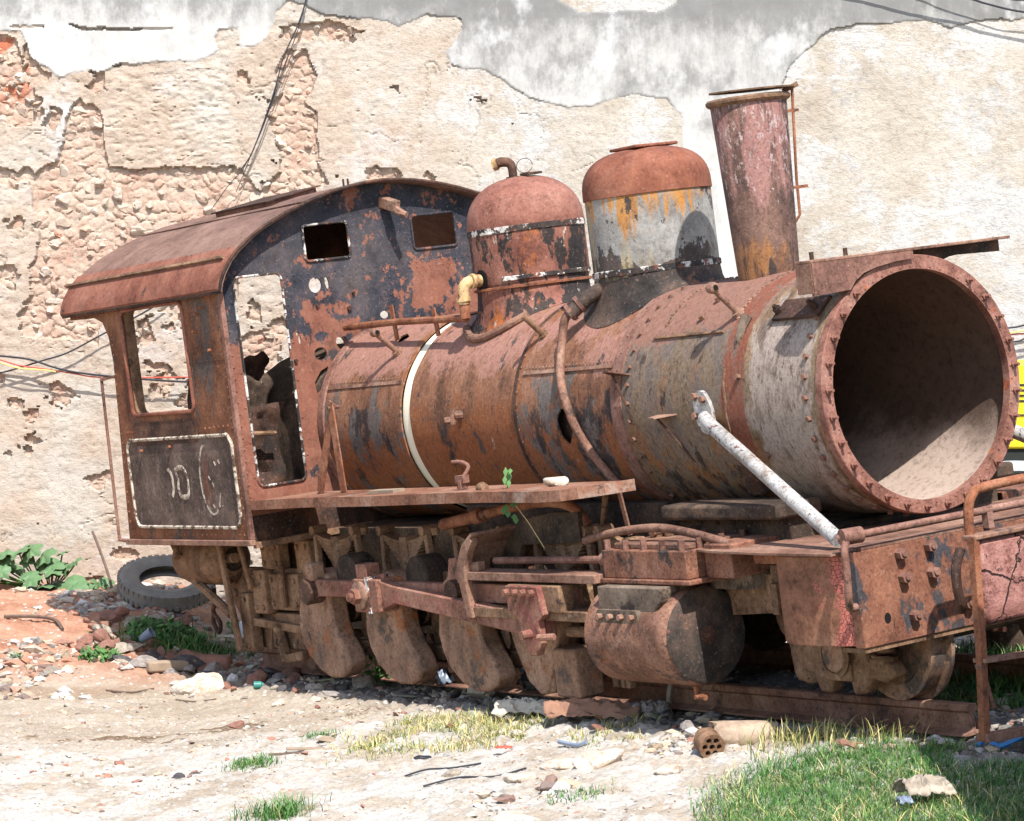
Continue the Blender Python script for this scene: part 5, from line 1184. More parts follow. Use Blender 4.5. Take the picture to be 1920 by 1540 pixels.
# ------------------------------------------------------------ vegetation materials
def m_leaf(name, c, var=.35):
    t = NT(name, .55, 0, .3); r = t.n('ShaderNodeNewGeometry').outputs['Random Per Island']
    col = t.mix(r, tuple(int(v * (1 - var)) for v in c), tuple(min(255, int(v * (1 + var))) for v in c)); col = t.mix(t.mul(t.noise(9, 4, .6), .5), col, tuple(int(v * .8) for v in c))
    t.b.inputs['Subsurface Weight'].default_value = 0
    return t.done(col)
def m_grass():
    t = NT('grass_blades', .6, 0, .25); r = t.n('ShaderNodeNewGeometry').outputs['Random Per Island']
    col = t.ramp(r, [(0, (40, 74, 32)), (.35, (62, 104, 46)), (.7, (82, 126, 60)), (.92, (112, 138, 76)), (1, (172, 156, 108))])
    return t.done(col)
def m_drygrass():
    t = NT('dry_grass', .7, 0, .2); r = t.n('ShaderNodeNewGeometry').outputs['Random Per Island']
    col = t.ramp(r, [(0, (84, 104, 50)), (.35, (122, 132, 72)), (.6, (176, 160, 102)), (1, (214, 196, 146))]); return t.done(col)
M_['grass'] = m_grass(); M_['drygrass'] = m_drygrass()
M_['leaf'] = m_leaf('leaf_green', (70, 104, 52)); M_['squash'] = m_leaf('squash_leaf', (84, 110, 74), .35); M_['straw'] = plain('straw_stalk', (206, 188, 136), .8, .15)
def blades(pts, h, w, lean, seed, rg=None):
    """grass blades as bent strips; pts (n,3)"""
    rg = np.random.default_rng(seed); n = len(pts); a = rg.uniform(0, 2 * PI, n); hh = h * rg.uniform(.45, 1.15, n); ln = lean * rg.uniform(.2, 1.3, n); b = a + rg.uniform(-.6, .6, n) + PI / 2
    d = np.stack([np.cos(a), np.sin(a), np.zeros(n)], 1); s = np.stack([np.cos(b), np.sin(b), np.zeros(n)], 1) * (w * rg.uniform(.6, 1.2, n))[:, None]
    up = np.array([0, 0, 1.0]); V = []
    for t, k in ((0, 1), (.4, .9), (.75, .6)):
        c = pts + d * (ln * hh * t * t)[:, None] + up * (hh * t * (1 - .25 * ln * t))[:, None]; V += [c - s * k, c + s * k]
    V.append(pts + d * (ln * hh)[:, None] + up * (hh * (1 - .30 * ln))[:, None])
    V = np.stack(V, 1); base = np.array([[0, 1, 3], [0, 3, 2], [2, 3, 5], [2, 5, 4], [4, 5, 6]])
    F = (base[None] + (np.arange(n) * 7)[:, None, None]).reshape(-1, 3); return V.reshape(-1, 3), F
def gpos(xy, sink=.01):
    h = ground_h(xy[:, 0], xy[:, 1]) - sink; return np.stack([xy[:, 0], xy[:, 1], h], 1)
def grass_area(name, poly, n, h, w, lean, mat, seed, label, thr=.0, fs=2.0, kind='stuff'):
    rg = np.random.default_rng(seed); xs = [p[0] for p in poly]; ys = [p[1] for p in poly]
    xy = np.stack([rg.uniform(min(xs), max(xs), n * 2), rg.uniform(min(ys), max(ys), n * 2)], 1); xy_ = xy + rg.normal(0, .10, xy.shape)
    k = inpoly(xy_[:, 0], xy_[:, 1], poly) & (fbm(xy[:, 0] * fs, xy[:, 1] * fs, 4, seed) > thr) & (np.hypot((xy[:, 0] - 2.72) * .8, (xy[:, 1] - 14.2)) > .36); xy = xy[k][:n]
    V, F = blades(gpos(xy), h, w, lean, seed); o = link(name, mesh_np(name, V, F, M_[mat], True)); tag(o, label, 'grass', kind=kind); return o
LAWN = [(.90, 13.2), (1.05, 14.05), (1.26, 14.6), (1.68, 14.95), (1.88, 14.98), (2.4, 14.5), (3.4, 14.5), (4.4, 14.5), (4.4, 12.2), (1.2, 12.4)]
grass_area('lawn_grass', LAWN, 40000, .085, .0022, 1.15, 'grass', 3, 'bright green grass patch in the lower right corner', .10, 2.0)
grass_area('dry_lawn_grass', LAWN, 3200, .12, .0022, 1.2, 'drygrass', 4, 'straw-coloured dry stalks among the lower right green grass', .40, 2)
grass_area('sparse_grass', [(-1.15, 18.5), (.07, 17.8), (.3, 16.9), (.1, 16.55), (-.9, 16.75)], 3600, .085, .003, 1.0, 'drygrass', 5, 'thin half-dry grass on the pale dirt in front of the cranks', .50, 2.2)
grass_area('sparse_grass', [(.32, 17.0), (.6, 16.9), (1.0, 16.45), (.95, 15.95), (.5, 16.2)], 1000, .07, .003, 1.0, 'drygrass', 6, 'thin grass on white rubble in front of the cylinder', .50, 2.5)
grass_area('far_grass', [(2.6, 15.4), (4.5, 15.4), (4.6, 19.5), (2.2, 19.5), (2.3, 16.8)], 6000, .13, .004, .9, 'grass', 7, 'green grass behind the ladder and wheels at right', .42, 1.6)
grass_area('dry_lawn_grass', [(1.25, 14.9), (1.7, 15.0), (2.3, 15.0), (2.2, 15.35), (1.55, 15.6)], 420, .16, .003, .7, 'drygrass', 9, 'straw grass stalks standing before the cut rail', .3, 3)
def tuft(x, y, r, n, h, label, mat='grass', seed=1, name='grass_tuft'):
    rg = np.random.default_rng(seed); xy = rg.normal(0, r / 2, (n, 2)); p = gpos(xy + np.array([x, y])); z0 = gz1(x, y)
    V, F = blades(p - np.array([x, y, z0]), h, .0032, 1.0, seed); o = link(name, mesh_np(name, V, F, M_[mat], True)); o.location = (x, y, z0); return tag(o, label, 'grass', kind='stuff')
tuft(-1.62, 16.99, .16, 420, .07, 'flat green grass tuft on pale dirt, left of the splintered wood', seed=11)
tuft(-1.30, 15.12, .20, 420, .13, 'green grass tuft at the bottom edge of the photo', seed=12)
tuft(-1.25, 17.84, .11, 150, .06, 'small grass tuft just left of the thin grass patch', seed=13)
tuft(-.02, 13.9, .12, 120, .08, 'small grass tuft at bottom centre', seed=14)
tuft(.35, 14.6, .18, 160, .06, 'sparse low grass tuft right of bottom centre', seed=15)
tuft(-.88, 17.2, .10, 120, .05, 'small grass tuft above the black cable', seed=16)
def bush(name, x, y, rx, ry, h, n, label, mat='leaf', seed=1, size=.03, cat='plant', group=None):
    rg = random.Random(seed); root = empty(name, (x, y, gz1(x, y))); tag(root, label, cat, group)
    mb = MB(); sm = MB()
    for k in range(n):
        a = rg.uniform(0, 2 * PI); q = math.sqrt(rg.random()); px, py = rx * q * math.cos(a), ry * q * math.sin(a); z = h * rg.uniform(.1, 1) * (1 - .6 * q * q) + float(ground_h(np.array([x + px]), np.array([y + py]))[0]) - gz1(x, y)
        n_ = Vector((rg.gauss(0, .6), rg.gauss(-.3, .6), rg.uniform(.3, 1))).normalized(); u = n_.orthogonal().normalized(); u.rotate(Matrix.Rotation(rg.uniform(0, 6), 3, n_)); w = n_.cross(u); s = size * rg.uniform(.6, 1.3); c = Vector((px, py, z))
        mb.add([c - u * s, c - u * s * .2 + w * s * .5 - n_ * s * .1, c + u * s, c - u * s * .2 - w * s * .5 - n_ * s * .1], [(0, 1, 2, 3)])
        if k % 6 == 0: sm.tube([(px * .3, py * .3, 0), (px * .8, py * .8, z * .5), (px, py, z)], .003, 4)
    tag(mb.build('leaves', M_[mat], root, 0), kind='stuff'); tag(sm.build('stems', M_['leaf'], root), kind='stuff'); return root
bush('weed_bush', -2.88, 22.95, .36, .28, .20, 800, 'dark green weed clump beside the tyre under the cab', seed=21, size=.035)
V, F = blades(gpos(np.random.default_rng(8).normal(0, .20, (900, 2)) * np.array([1.3, 1]) + np.array([-2.75, 22.9])), .18, .005, .7, 8); tag(link('weed_grass', mesh_np('weed_grass', V, F, M_['grass'])), 'long green grass around the weed clump under the cab', 'grass', kind='stuff')
bush('weed', -3.33, 22.15, .17, .15, .12, 160, 'small bright green weed at the edge of the red dirt', seed=22, size=.03)
bush('weed', -4.0, 22.2, .07, .06, .06, 40, 'tiny green sprig on the red dirt at far left', seed=23, size=.02)
bush('ivy_plant', -.98, 20.3, .12, .12, .42, 120, 'dark creeping plant growing between the first two cranks', seed=24, size=.035)
bush('weed', -2.2, 24.0, .3, .2, .2, 260, 'pale green weed behind the white canister under the cab', seed=25, size=.035)
# squash plant with large leaves
def squash(x, y):
    root = empty('squash_plant', (x, y, gz1(x, y))); tag(root, 'broad-leaved squash plant sprawling at the foot of the wall', 'plant'); rg = random.Random(5)
    L = [(-.42, -.1, .40, .20), (-.25, -.15, .48, .22), (-.30, .1, .26, .19), (-.02, -.1, .42, .23), (.08, -.2, .30, .22), (-.12, -.25, .18, .2), (.2, -.15, .26, .16), (-.40, -.2, .22, .17), (.30, -.3, .10, .21), (-.55, -.1, .30, .2), (.03, -.3, .05, .2), (.50, -.3, .08, .12), (.62, -.3, .10, .10), (.15, -.1, .46, .12), (-.15, 0, .52, .13), (-.7, -.1, .2, .2), (.42, -.35, .03, .13)]; L = L + [(a + rg.uniform(-.12, .12), b + rg.uniform(-.1, .1), c * rg.uniform(.6, 1.05), d) for a, b, c, d in L]
    for (dx, dy, z, s) in L:
        z *= .72
        nrm = Vector((rg.gauss(0, .55), -.6 + rg.gauss(0, .4), .8)).normalized(); s *= .62; u = Vector((1, 0, 0)); u = (u - nrm * u.dot(nrm)).normalized(); u.rotate(Matrix.Rotation(rg.uniform(-.8, .8), 3, nrm)); w = nrm.cross(u); c = Vector((dx, dy, z)); V = [c]
        n = 30
        for q in (.35, .7, 1.0):
            for k in range(n):
                a = 2 * PI * k / n; rr = s * q * (.74 + .18 * abs(math.cos(2.5 * a)) + .05 * math.sin(11 * a)) * (1 - .35 * (abs(a - PI * 1.5) < .25))
                V.append(c + u * rr * math.cos(a) + w * rr * math.sin(a) - nrm * s * (.22 * q * q + .10 * q * math.cos(5 * a) + .05 * q * rg.uniform(-1, 1)))
        MB().add(V, [(0, 1 + k, 1 + (k + 1) % n) for k in range(n)] + [(1 + r * n + k, 1 + (r + 1) * n + k, 1 + (r + 1) * n + (k + 1) % n, 1 + r * n + (k + 1) % n) for r in (0, 1) for k in range(n)]).build('leaf', M_['squash'], root, 80)
        MB().tube([(dx * .3, .05, 0), (dx * .8, dy * .5, z * .6), tuple(c - nrm * .01)], .008, 6, 3).build('stalk', M_['leaf'], root)
squash(-4.32, 25.55)
# ------------------------------------------------------------ tyres
def tyre(name, loc, R, w, tilt, rz, mat, label, group=None, lugs=44):
    root = empty(name, loc); root.rotation_euler = (tilt, 0, rz); tag(root, label, 'tyre', group)
    ri = R * .56; h = w / 2
    prof = [(ri, -h * .55), (ri * 1.08, -h * .75), (R * .78, -h), (R * .92, -h * .92), (R * .985, -h * .72), (R, -h * .4), (R, h * .4), (R * .985, h * .72), (R * .92, h * .92), (R * .78, h), (ri * 1.08, h * .75), (ri, h * .55), (ri * 1.06, h * .4), (R * .86, h * .55), (R * .9, 0), (R * .86, -h * .55), (ri * 1.06, -h * .4), (ri, -h * .55)]
    MB().lathe(prof, n=64).build('carcass', mat, root)
    mb = MB()
    for k in range(lugs):
        a = 2 * PI * k / lugs; c, s = math.cos(a), math.sin(a)
        for q in (-1, 1): mb.box((R * .99 * c, R * .99 * s, q * h * .55), (.022, R * .085, h * .5), Matrix.Rotation(a + q * .05, 3, 'Z'))
    tag(mb.build('tread_blocks', mat, root), kind='stuff'); MB().lathe([(R * .80, h * 1.0), (R * .815, h * 1.03), (R * .83, h * .99)], n=64).build('sidewall_rib', mat, root); return root
M_['tyre'] = plain('dusty_tyre_rubber', (122, 115, 106), .85, .22, 9); M_['tyre_white'] = plain('chalky_tyre_rubber', (150, 152, 150), .85, .15, 9)
tyre('old_tyre', (-3.07, 24.4, .33), .43, .17, math.radians(22), .2, M_['tyre'], 'old grey truck tyre lying flat against the wall behind the cab')
# ------------------------------------------------------------ stones and rubbish
def rockmesh(seed, sub=3, rough=.42, flat=.92):
    import bmesh
    bm = bmesh.new(); bmesh.ops.create_icosphere(bm, subdivisions=sub, radius=1); off = Vector((seed * 7.1, seed * 3.3, 0)); rq = random.Random(seed); cuts = [(Vector((rq.gauss(0, 1), rq.gauss(0, 1), rq.gauss(0, 1))).normalized(), rq.uniform(.6, .85) * flat) for _ in range(6)]
    for v in bm.verts:
        d = 1 + rough * mnoise.noise(v.co * .9 + off) + rough * .6 * mnoise.noise(v.co * 2.2 + off) + rough * .3 * mnoise.noise(v.co * 5 + off); c = v.co * d
        for pn, pd in cuts:
            q = c.dot(pn)
            if q > pd: c = c - pn * (q - pd)
        v.co = c
    me = bpy.data.meshes.new('rock'); bm.to_mesh(me); bm.free(); me.polygons.foreach_set('use_smooth', [True] * len(me.polygons)); me.set_sharp_from_angle(angle=math.radians(40)); return me
def m_rock(name, c, c2):
    t = NT(name, .92, 0, .15); col = t.ramp(t.noise(2.0, 6, .65), [(.3, c2), (.55, c), (.8, tuple(min(255, int(v * 1.08)) for v in c))]); col = t.mix(.4, col, t.ramp(t.noise(8, 5, .75), [(.3, (130, 120, 112)), (.58, (255, 255, 255))]), 'MULTIPLY'); t.bump(t.noise(5, 5, .75), .7, .02); return t.done(col)
M_['rock_white'] = m_rock('white_limestone', (206, 196, 180), (184, 150, 124)); M_['rock_grey'] = m_rock('grey_stone', (158, 148, 140), (120, 112, 108)); M_['brick'] = m_rock('broken_brick', (150, 108, 92), (118, 90, 82)); M_['rock_dark'] = m_rock('dark_stone', (96, 92, 92), (66, 62, 62)); M_['concrete'] = m_rock('concrete_lump', (166, 154, 138), (132, 120, 106))
def rock(name, x, y, s, mat, label, seed, rz=0, lift=.35, cat='stone', group=None, me=None):
    me = me or rockmesh(seed); me.materials.clear(); me.materials.append(M_[mat]); o = link(name, me); o.location = (x, y, gz1(x, y) + s[2] * lift); o.scale = s; o.rotation_euler = (.1 * math.sin(seed), .1 * math.cos(seed), rz); return tag(o, label, cat, group)
rock('limestone_rock', -2.36, 20.9, (.19, .13, .125), 'rock_white', 'large pale pitted rock on the dirt left of the locomotive', 3, .3)
rock('grey_rock', -1.08, 20.05, (.13, .11, .085), 'rock_grey', 'rounded grey rock at the foot of the first crank', 5, .2)
rock('round_stone', -.61, 19.85, (.05, .05, .065), 'concrete', 'small upright rounded stone by the second crank', 6)
rock('small_stone', -1.42, 20.2, (.05, .045, .04), 'concrete', 'small tan stone left of the grey rock', 7)
rock('small_stone', -.2, 18.9, (.09, .07, .06), 'rock_white', 'white stone in the rubble below the third crank', 8)
rock('small_stone', .95, 17.0, (.05, .05, .05), 'rock_grey', 'grey lump beside the brown cardboard', 12)
for i, (x, y, s, m, lb) in enumerate([(.30, 15.6, .10, 'rock_white', 'white rubble lump right of the black cable'), (.05, 15.3, .08, 'rock_white', 'white rubble lump at the end of the black cable'), (.62, 16.25, .07, 'concrete', 'grey chunk among white rubble by the blue tube'), (.5, 15.5, .12, 'rock_white', 'broad white rubble slab in the foreground'), (.85, 14.95, .08, 'rock_white', 'white lump at the left edge of the lawn'), (1.0, 16.0, .05, 'rock_white', 'white stone left of the broken pipe'), (1.38, 14.9, .06, 'rock_white', 'white stone at the top of the lawn'), (.02, 14.0, .11, 'rock_white', 'white stone at the bottom edge, centre'), (-.35, 15.75, .06, 'concrete', 'flat tan stone above the black cable'), (-2.05, 16.9, .05, 'rock_dark', 'dark stone pair in the left foreground'), (-1.96, 16.95, .04, 'rock_dark', 'smaller dark stone of the pair in the left foreground'), (-1.88, 18.83, .06, 'brick', 'broken brick piece on the dirt left of the puddle')]):
    rock('rubble_lump', x, y, (s * 1.3, s, s * .6), m, lb, 30 + i, i * 1.3, .2)
# rubble in the shadow under and behind the cab: alike lumps
rr = random.Random(12); RK = [rockmesh(60 + k, 2, .4, .7) for k in range(8)]
for m_ in ('brick', 'rock_grey', 'rock_dark'): pass
def rubble(n, fn, mats, smin, smax, label, group, name='rubble_stone'):
    meshes = []
    for m in mats:
        for k in range(4): me = RK[rr.randrange(8)].copy(); me.materials.clear(); me.materials.append(M_[m]); meshes.append(me)
    for k in range(n):
        x, y = fn(); s = rr.uniform(smin, smax); o = link(name, rr.choice(meshes)); o.location = (x, y, float(ground_h(np.array([x]), np.array([y]))[0]) + s * .25)
        o.scale = (s * rr.uniform(.9, 1.5), s * rr.uniform(.7, 1.1), s * rr.uniform(.45, .8)); o.rotation_euler = (rr.uniform(-.3, .3), rr.uniform(-.3, .3), rr.uniform(0, 6)); tag(o, label, 'stone', group)
rubble(46, lambda: (rr.uniform(-3.65, -2.75), rr.uniform(22.3, 23.6)), ['brick', 'brick', 'concrete'], .05, .13, 'broken brick and stone lump on the red mound in the cab shadow', 'rubble on the red mound')
rubble(34, lambda: (lambda q: (-3.0 + q * 1.3 + rr.uniform(-.2, .2), 22.3 - q * 1.2 + rr.uniform(-.25, .25)))(rr.random()), ['rock_grey', 'rock_dark', 'brick'], .05, .12, 'grey and brown stone lump in the shadow below the cab', 'rubble below the cab')
def along(d0, d1):
    q = rr.random(); px, py = (1 - q) * -1.9 + q * 1.9, (1 - q) * 21.3 + q * 15.35; d = rr.uniform(d0, d1); return px - .845 * d, py - .535 * d
rubble(70, lambda: along(-.15, .35), ['rock_grey', 'rock_dark', 'concrete'], .025, .07, 'small grey stone in the rubble strip along the near rail', 'rubble along the near rail')
rubble(34, lambda: along(.25, .75), ['rock_white', 'concrete', 'brick'], .02, .055, 'small pale stone on the sunlit dirt beside the locomotive', 'pale stones beside the locomotive')
def slab(name, x, y, dims, rz, mat, label, cat, tilt=(0, 0), group=None, lift=0):
    o = MB().box((0, 0, 0), dims).build(name, M_[mat] if isinstance(mat, str) else mat, None, 35, min(dims) * .2); o.location = (x, y, float(ground_h(np.array([x]), np.array([y]))[0]) + dims[2] * .4 + lift); o.rotation_euler = (tilt[0], tilt[1], rz); return tag(o, label, cat, group)
slab('brick', -2.42, 22.05, (.34, .13, .13), -.2, 'brick', 'large dusty brick block in the shadow below the cab', 'brick')
slab('brick', -2.95, 22.75, (.24, .12, .08), .9, 'brick', 'brick leaning on the red mound in the cab shadow', 'brick', (.3, .2))
slab('stone_slab', -2.62, 23.05, (.42, .26, .05), .1, 'concrete', 'flat pale stone slab in front of the weed clump', 'slab')
slab('timber_offcut', -2.72, 21.9, (.40, .10, .09), .45, 'wood', 'short timber offcut lying in the cab shadow', 'wood')
slab('plank', -2.35, 21.7, (.55, .09, .02), -.1, 'wood', 'thin dark plank on the ground below the cab', 'wood')
slab('slate_piece', -1.25, 19.75, (.22, .12, .015), .3, 'rock_grey', 'flat grey slate piece beside the grey rock', 'stone', (.1, .05))
slab('slate_piece', -.72, 19.35, (.26, .10, .015), .2, 'concrete', 'flat pale shard near the second crank', 'stone', (.05, .1))
slab('splintered_plank', -1.22, 17.35, (.42, .05, .012), .18, 'wood', 'splintered plank on pale dirt right of the green tuft', 'wood', (.05, .03))
slab('splintered_plank', -1.35, 17.28, (.36, .04, .012), .12, 'bark', 'dark thin splinter lying against the splintered plank', 'wood', (.03, -.05))
slab('cardboard_scrap', -1.16, 17.62, (.17, .11, .006), -.4, 'wood', 'small tan cardboard scrap behind the splintered plank', 'cardboard', (.1, .1))
slab('metal_strip', -2.4, 17.85, (.30, .025, .015), .35, 'rock_grey', 'grey metal strip on the dirt in the left foreground', 'metal')
slab('brick_chip', -2.52, 17.6, (.06, .05, .02), .3, 'brick', 'small orange brick chip below the grey metal strip', 'brick')
# crumpled sheets
def crumpled(name, x, y, sx, sy, amp, mat, label, cat, seed, rz=0, n=22, hz=.0, arch=.0):
    V = []; F = []; r = random.Random(seed)
    for i in range(n + 1):
        for j in range(n + 1):
            u = i / n - .5; v = j / n - .5; p = Vector((u * 4.2 + seed, v * 4.2, seed)); rid = 1 - abs(mnoise.noise(p)) * 2; rid2 = 1 - abs(mnoise.noise(p * 2.3)) * 2
            e = 1 + .16 * mnoise.noise(Vector((math.atan2(v, u) * 2, seed, 0)))
            z = amp * (rid * .7 + rid2 * .3) * (1 - 1.2 * (u * u + v * v)) + arch * (1 - 4 * v * v)
            V.append((u * sx * e + amp * .3 * mnoise.noise(p * 1.7), v * sy * e + amp * .3 * mnoise.noise(p * 1.9), z))
    for i in range(n):
        for j in range(n): a = i * (n + 1) + j; F.append((a, a + 1, a + n + 2, a + n + 1))
    o = MB().add(V, F).build(name, mat if not isinstance(mat, str) else M_[mat], None, 22); o.modifiers.new('t', 'SOLIDIFY').thickness = .004; o.location = (x, y, gz1(x, y) + hz); o.rotation_euler = (0, 0, rz); return tag(o, label, cat)
M_['card'] = plain('brown_cardboard', (142, 106, 86), .85, .15, 6); M_['sackcloth'] = plain('dirty_white_sack', (186, 176, 158), .9, .12, 7); M_['bag'] = plain('black_plastic_bag', (38, 40, 44), .35, .3, 5, spec=.5); M_['bluebag'] = plain('grey_blue_plastic', (112, 122, 136), .4, .25, 6, spec=.5)
crumpled('crumpled_cardboard', .52, 17.12, .60, .30, .08, 'card', 'crumpled brown cardboard sheet on the rubble below the crosshead', 'cardboard', 3, -.25, 22, .01, .06)
crumpled('dirty_sack', .10, 17.72, .42, .3, .07, 'sackcloth', 'crumpled dirty white sack beside the brown cardboard', 'sack', 5, -.2, 22, 0, .05)
crumpled('plastic_bag', .27, 18.55, .42, .36, .12, 'bag', 'black plastic bag heaped behind the white sack', 'bag', 7, .1, 24, .0, .10)
crumpled('plastic_bag', -.42, 19.6, .24, .22, .07, 'bluebag', 'grey-blue plastic bag between the second and third cranks', 'bag', 9, .1, 20, .0, .08)
crumpled('cloth_rag', 1.98, 13.2, .24, .2, .06, 'concrete', 'dirty grey rag lying in the shaded grass', 'rag', 11, .3, 18, .05, .05)
crumpled('plastic_scrap', 1.86, 13.0, .07, .07, .03, 'bluebag', 'small blue-white plastic scrap below the grey rag', 'plastic', 13, .3, 12, .06, .02)
crumpled('paper_scrap', -2.42, 23.6, .28, .14, .03, 'sackcloth', 'white paper scraps in the weeds under the cab', 'paper', 14, .1, 14, .05)
crumpled('wrapper', -.05, 16.35, .10, .05, .015, 'cable_red', 'red and white wrapper at the edge of the thin grass', 'wrapper', 15, .1, 12, .03)
crumpled('fibre_clump', .86, 17.05, .22, .15, .06, 'rock_grey', 'grey fibrous clump right of the brown cardboard', 'rag', 16, .1, 16, .0, .05)
# white canister lying under the cab
M_['white_plastic'] = plain('white_plastic', (214, 214, 212), .5, .06, 5); M_['teal'] = plain('teal_plastic', (58, 116, 106), .4, .1, 5); M_['bottle_blue'] = plain('blue_plastic', (60, 130, 190), .5, .12, 5)
can = empty('white_canister', (-2.2, 23.85, gz1(-2.2, 23.85) + .09), .25); tag(can, 'white plastic canister lying on its side behind the brake gear', 'canister')
MB().lathe([(.001, -.17), (.085, -.165), (.10, -.14), (.10, .10), (.08, .14), (.045, .155)], axis='x', n=24).build('body', M_['white_plastic'], can); MB().lathe([(.046, .15), (.046, .19), (.001, .192)], axis='x', n=16).build('neck', M_['white_plastic'], can)
can = empty('bottle_cap', (-1.92, 20.75, gz1(-1.92, 20.75) + .03), .2); tag(can, 'small teal bottle neck on the dirt right of the pale rock', 'plastic'); MB().lathe([(.001, -.035), (.03, -.035), (.03, .02), (.022, .03), (.022, .04)], axis='x', n=14).build('neck', M_['teal'], can)
cu = empty('crushed_cup', (-3.05, 22.55, gz1(-3.05, 22.55) + .10), .6); cu.rotation_euler = (.5, .9, .3); tag(cu, 'small pale blue crushed cup on the rubble by the weeds', 'cup'); MB().lathe([(.03, 0), (.045, .12), (.043, .12), (.028, .004), (.001, .003)], n=16).build('body', M_['bluebag'], cu)
# broken clay pipe and honeycomb piece
pp = empty('broken_pipe', (1.30, 15.55, gz1(1.30, 15.55) + .06), .08); tag(pp, 'short broken clay pipe lying on white rubble below the rail', 'pipe')
M_['clay'] = m_rock('weathered_clay', (168, 148, 128), (132, 110, 92))
mb = MB(); n = 28; V = []
for k, (r, x) in enumerate([(.078, -.17), (.082, -.1), (.082, .1), (.078, .18), (.055, .18), (.058, -.16)]):
    for j in range(n):
        a = 2 * PI * j / n; V.append((x + (.02 * math.sin(3 * a + 1) + .012 * math.sin(7 * a) if k in (0, 3) else 0), r * math.cos(a), r * math.sin(a)))
mb.add(V, [(i * n + j, i * n + (j + 1) % n, ((i + 1) % 6) * n + (j + 1) % n, ((i + 1) % 6) * n + j) for i in range(6) for j in range(n)]); mb.build('shell', M_['clay'], pp)
hc = empty('honeycomb_casting', (1.10, 15.32, gz1(1.10, 15.32) + .075), .15); hc.rotation_euler = (.25, 0, .25); tag(hc, 'round perforated rusty casting beside the broken clay pipe', 'casting')
hl = [circle2(0, 0, .016, n=10)] + [circle2(.042 * math.cos(k * PI / 3), .042 * math.sin(k * PI / 3), .016, n=10) for k in range(6)]
MB().plate(circle2(0, 0, .075, n=28), hl, lambda u, v, w: (u, w, v), -.06, .05).build('perforated_disc', M_['frame'], hc); MB().lathe([(.074, .05), (.045, .09), (.04, .13), (.001, .13)], axis='y', n=20).build('spigot', M_['frame'], hc)
# cords, sticks, rope
def cord(name, pts, r, mat, label, cat, n=6, group=None, sm=5):
    x0, y0 = pts[0][0], pts[0][1]; z0 = gz1(x0, y0); q = []
    for p in pts: q.append((p[0] - x0, p[1] - y0, (float(ground_h(np.array([p[0]]), np.array([p[1]]))[0]) + (p[2] if len(p) > 2 else r)) - z0))
    o = MB().tube(q, r, n, sm).build(name, M_[mat]); o.location = (x0, y0, z0); return tag(o, label, cat, group)
cord('black_cable', [(-.50, 15.45), (-.3, 15.5), (-.1, 15.5), (.08, 15.62)], .006, 'rubber_black', 'black cable end lying on the dirt in the centre foreground', 'cable')
cord('black_cable', [(-.62, 15.85), (-.5, 15.97), (-.35, 15.98), (-.18, 15.96)], .0055, 'rubber_black', 'shorter black cable above the other cable end', 'cable')
cord('rubber_ring', [(-.54 + .05 * math.cos(k), 16.55 + .05 * math.sin(k)) for k in np.linspace(0, 5.6, 9)], .006, 'rubber_black', 'small black rubber loop on the dirt below the thin grass', 'ring')
cord('blue_tube', [(.28, 16.35, .03), (.38, 16.2, .02), (.44, 16.15, .02)], .014, 'bluebag', 'short pale blue tube among the white rubble', 'tube')
cord('blue_rope', [(2.50, 14.72, .03), (2.56, 14.75, .06), (2.60, 14.66, .03), (2.70, 14.6, .02), (2.9, 14.62, .03), (3.2, 14.6, .03)], .016, 'bottle_blue', 'bright blue rope on the ground beside the ladder', 'rope')
cord('dry_branch', [(-3.62, 24.9, .0), (-3.7, 25.1, .18), (-3.82, 25.3, .40), (-3.88, 25.4, .52)], .014, 'bark', 'bare stick leaning up beside the tyre against the wall', 'stick')
cord('dead_branch', [(-4.35, 23.5, .02), (-4.1, 23.55, .06), (-3.9, 23.4, .03), (-3.8, 23.2, .02)], .016, 'bark', 'dark bent root on the red dirt at left', 'stick')
cord('thin_stick', [(-3.1, 20.95), (-2.9, 20.9), (-2.75, 21.05)], .008, 'bark', 'thin twig on the dirt left of the pale rock', 'stick')
cord('thin_stick', [(-1.55, 21.05), (-1.4, 20.95), (-1.2, 21.1)], .006, 'straw', 'pale twig in the shadow left of the first crank', 'stick')
cord('thin_stick', [(-2.5, 20.4), (-2.35, 20.35), (-2.2, 20.4)], .007, 'bark', 'thin twig on the dirt below the pale rock', 'stick')
cord('grey_post_stub', [(.98, 17.1, .0), (.98, 17.1, .15), (1.0, 17.12, .26)], .018, 'concrete', 'pale upright stub below the cylinder', 'stub')
cord('glass_shard', [(.85, 16.95, .01), (.92, 16.93, .02)], .025, 'teal', 'green glass shard right of the cardboard', 'glass', 4)
# things lying on the running board
def on_loco(p): return LOCO @ Vector(p)
o = link('pale_stone', rockmesh(88)); o.data.materials.append(M_['rock_white']); o.location = on_loco((-2.2, -1.15, -.375)); o.scale = (.075, .05, .045); tag(o, 'pale stone sitting on the running board near its front end', 'stone')
sp = empty('board_seedling', on_loco((-2.78, -1.15, -.42))); tag(sp, 'small bright green seedling growing on the running board', 'plant')
for k, (dx, dz, s) in enumerate([(-.01, .11, .04), (.015, .08, .035), (-.015, .06, .035), (.01, .04, .03), (.02, .12, .02)]):
    c = Vector((dx, -.01 * k, dz)); MB().add([c + Vector((0, 0, s * .9)), c + Vector((.016, -.02, .2 * s)), c + Vector((.0, -.03, -s)), c + Vector((-.016, -.015, .1 * s)), c + Vector((0, -.022, 0))], [(0, 1, 4), (1, 2, 4), (2, 3, 4), (3, 0, 4)]).build('leaf', M_['leaf'], sp, 60)
MB().tube([(0, 0, 0), (.01, -.01, .12)], .004, 5).build('stem', M_['leaf'], sp)
vine = empty('hanging_vine', on_loco((-2.6, -1.25, -.46))); tag(vine, 'green vine leaves hanging below the running board', 'plant')
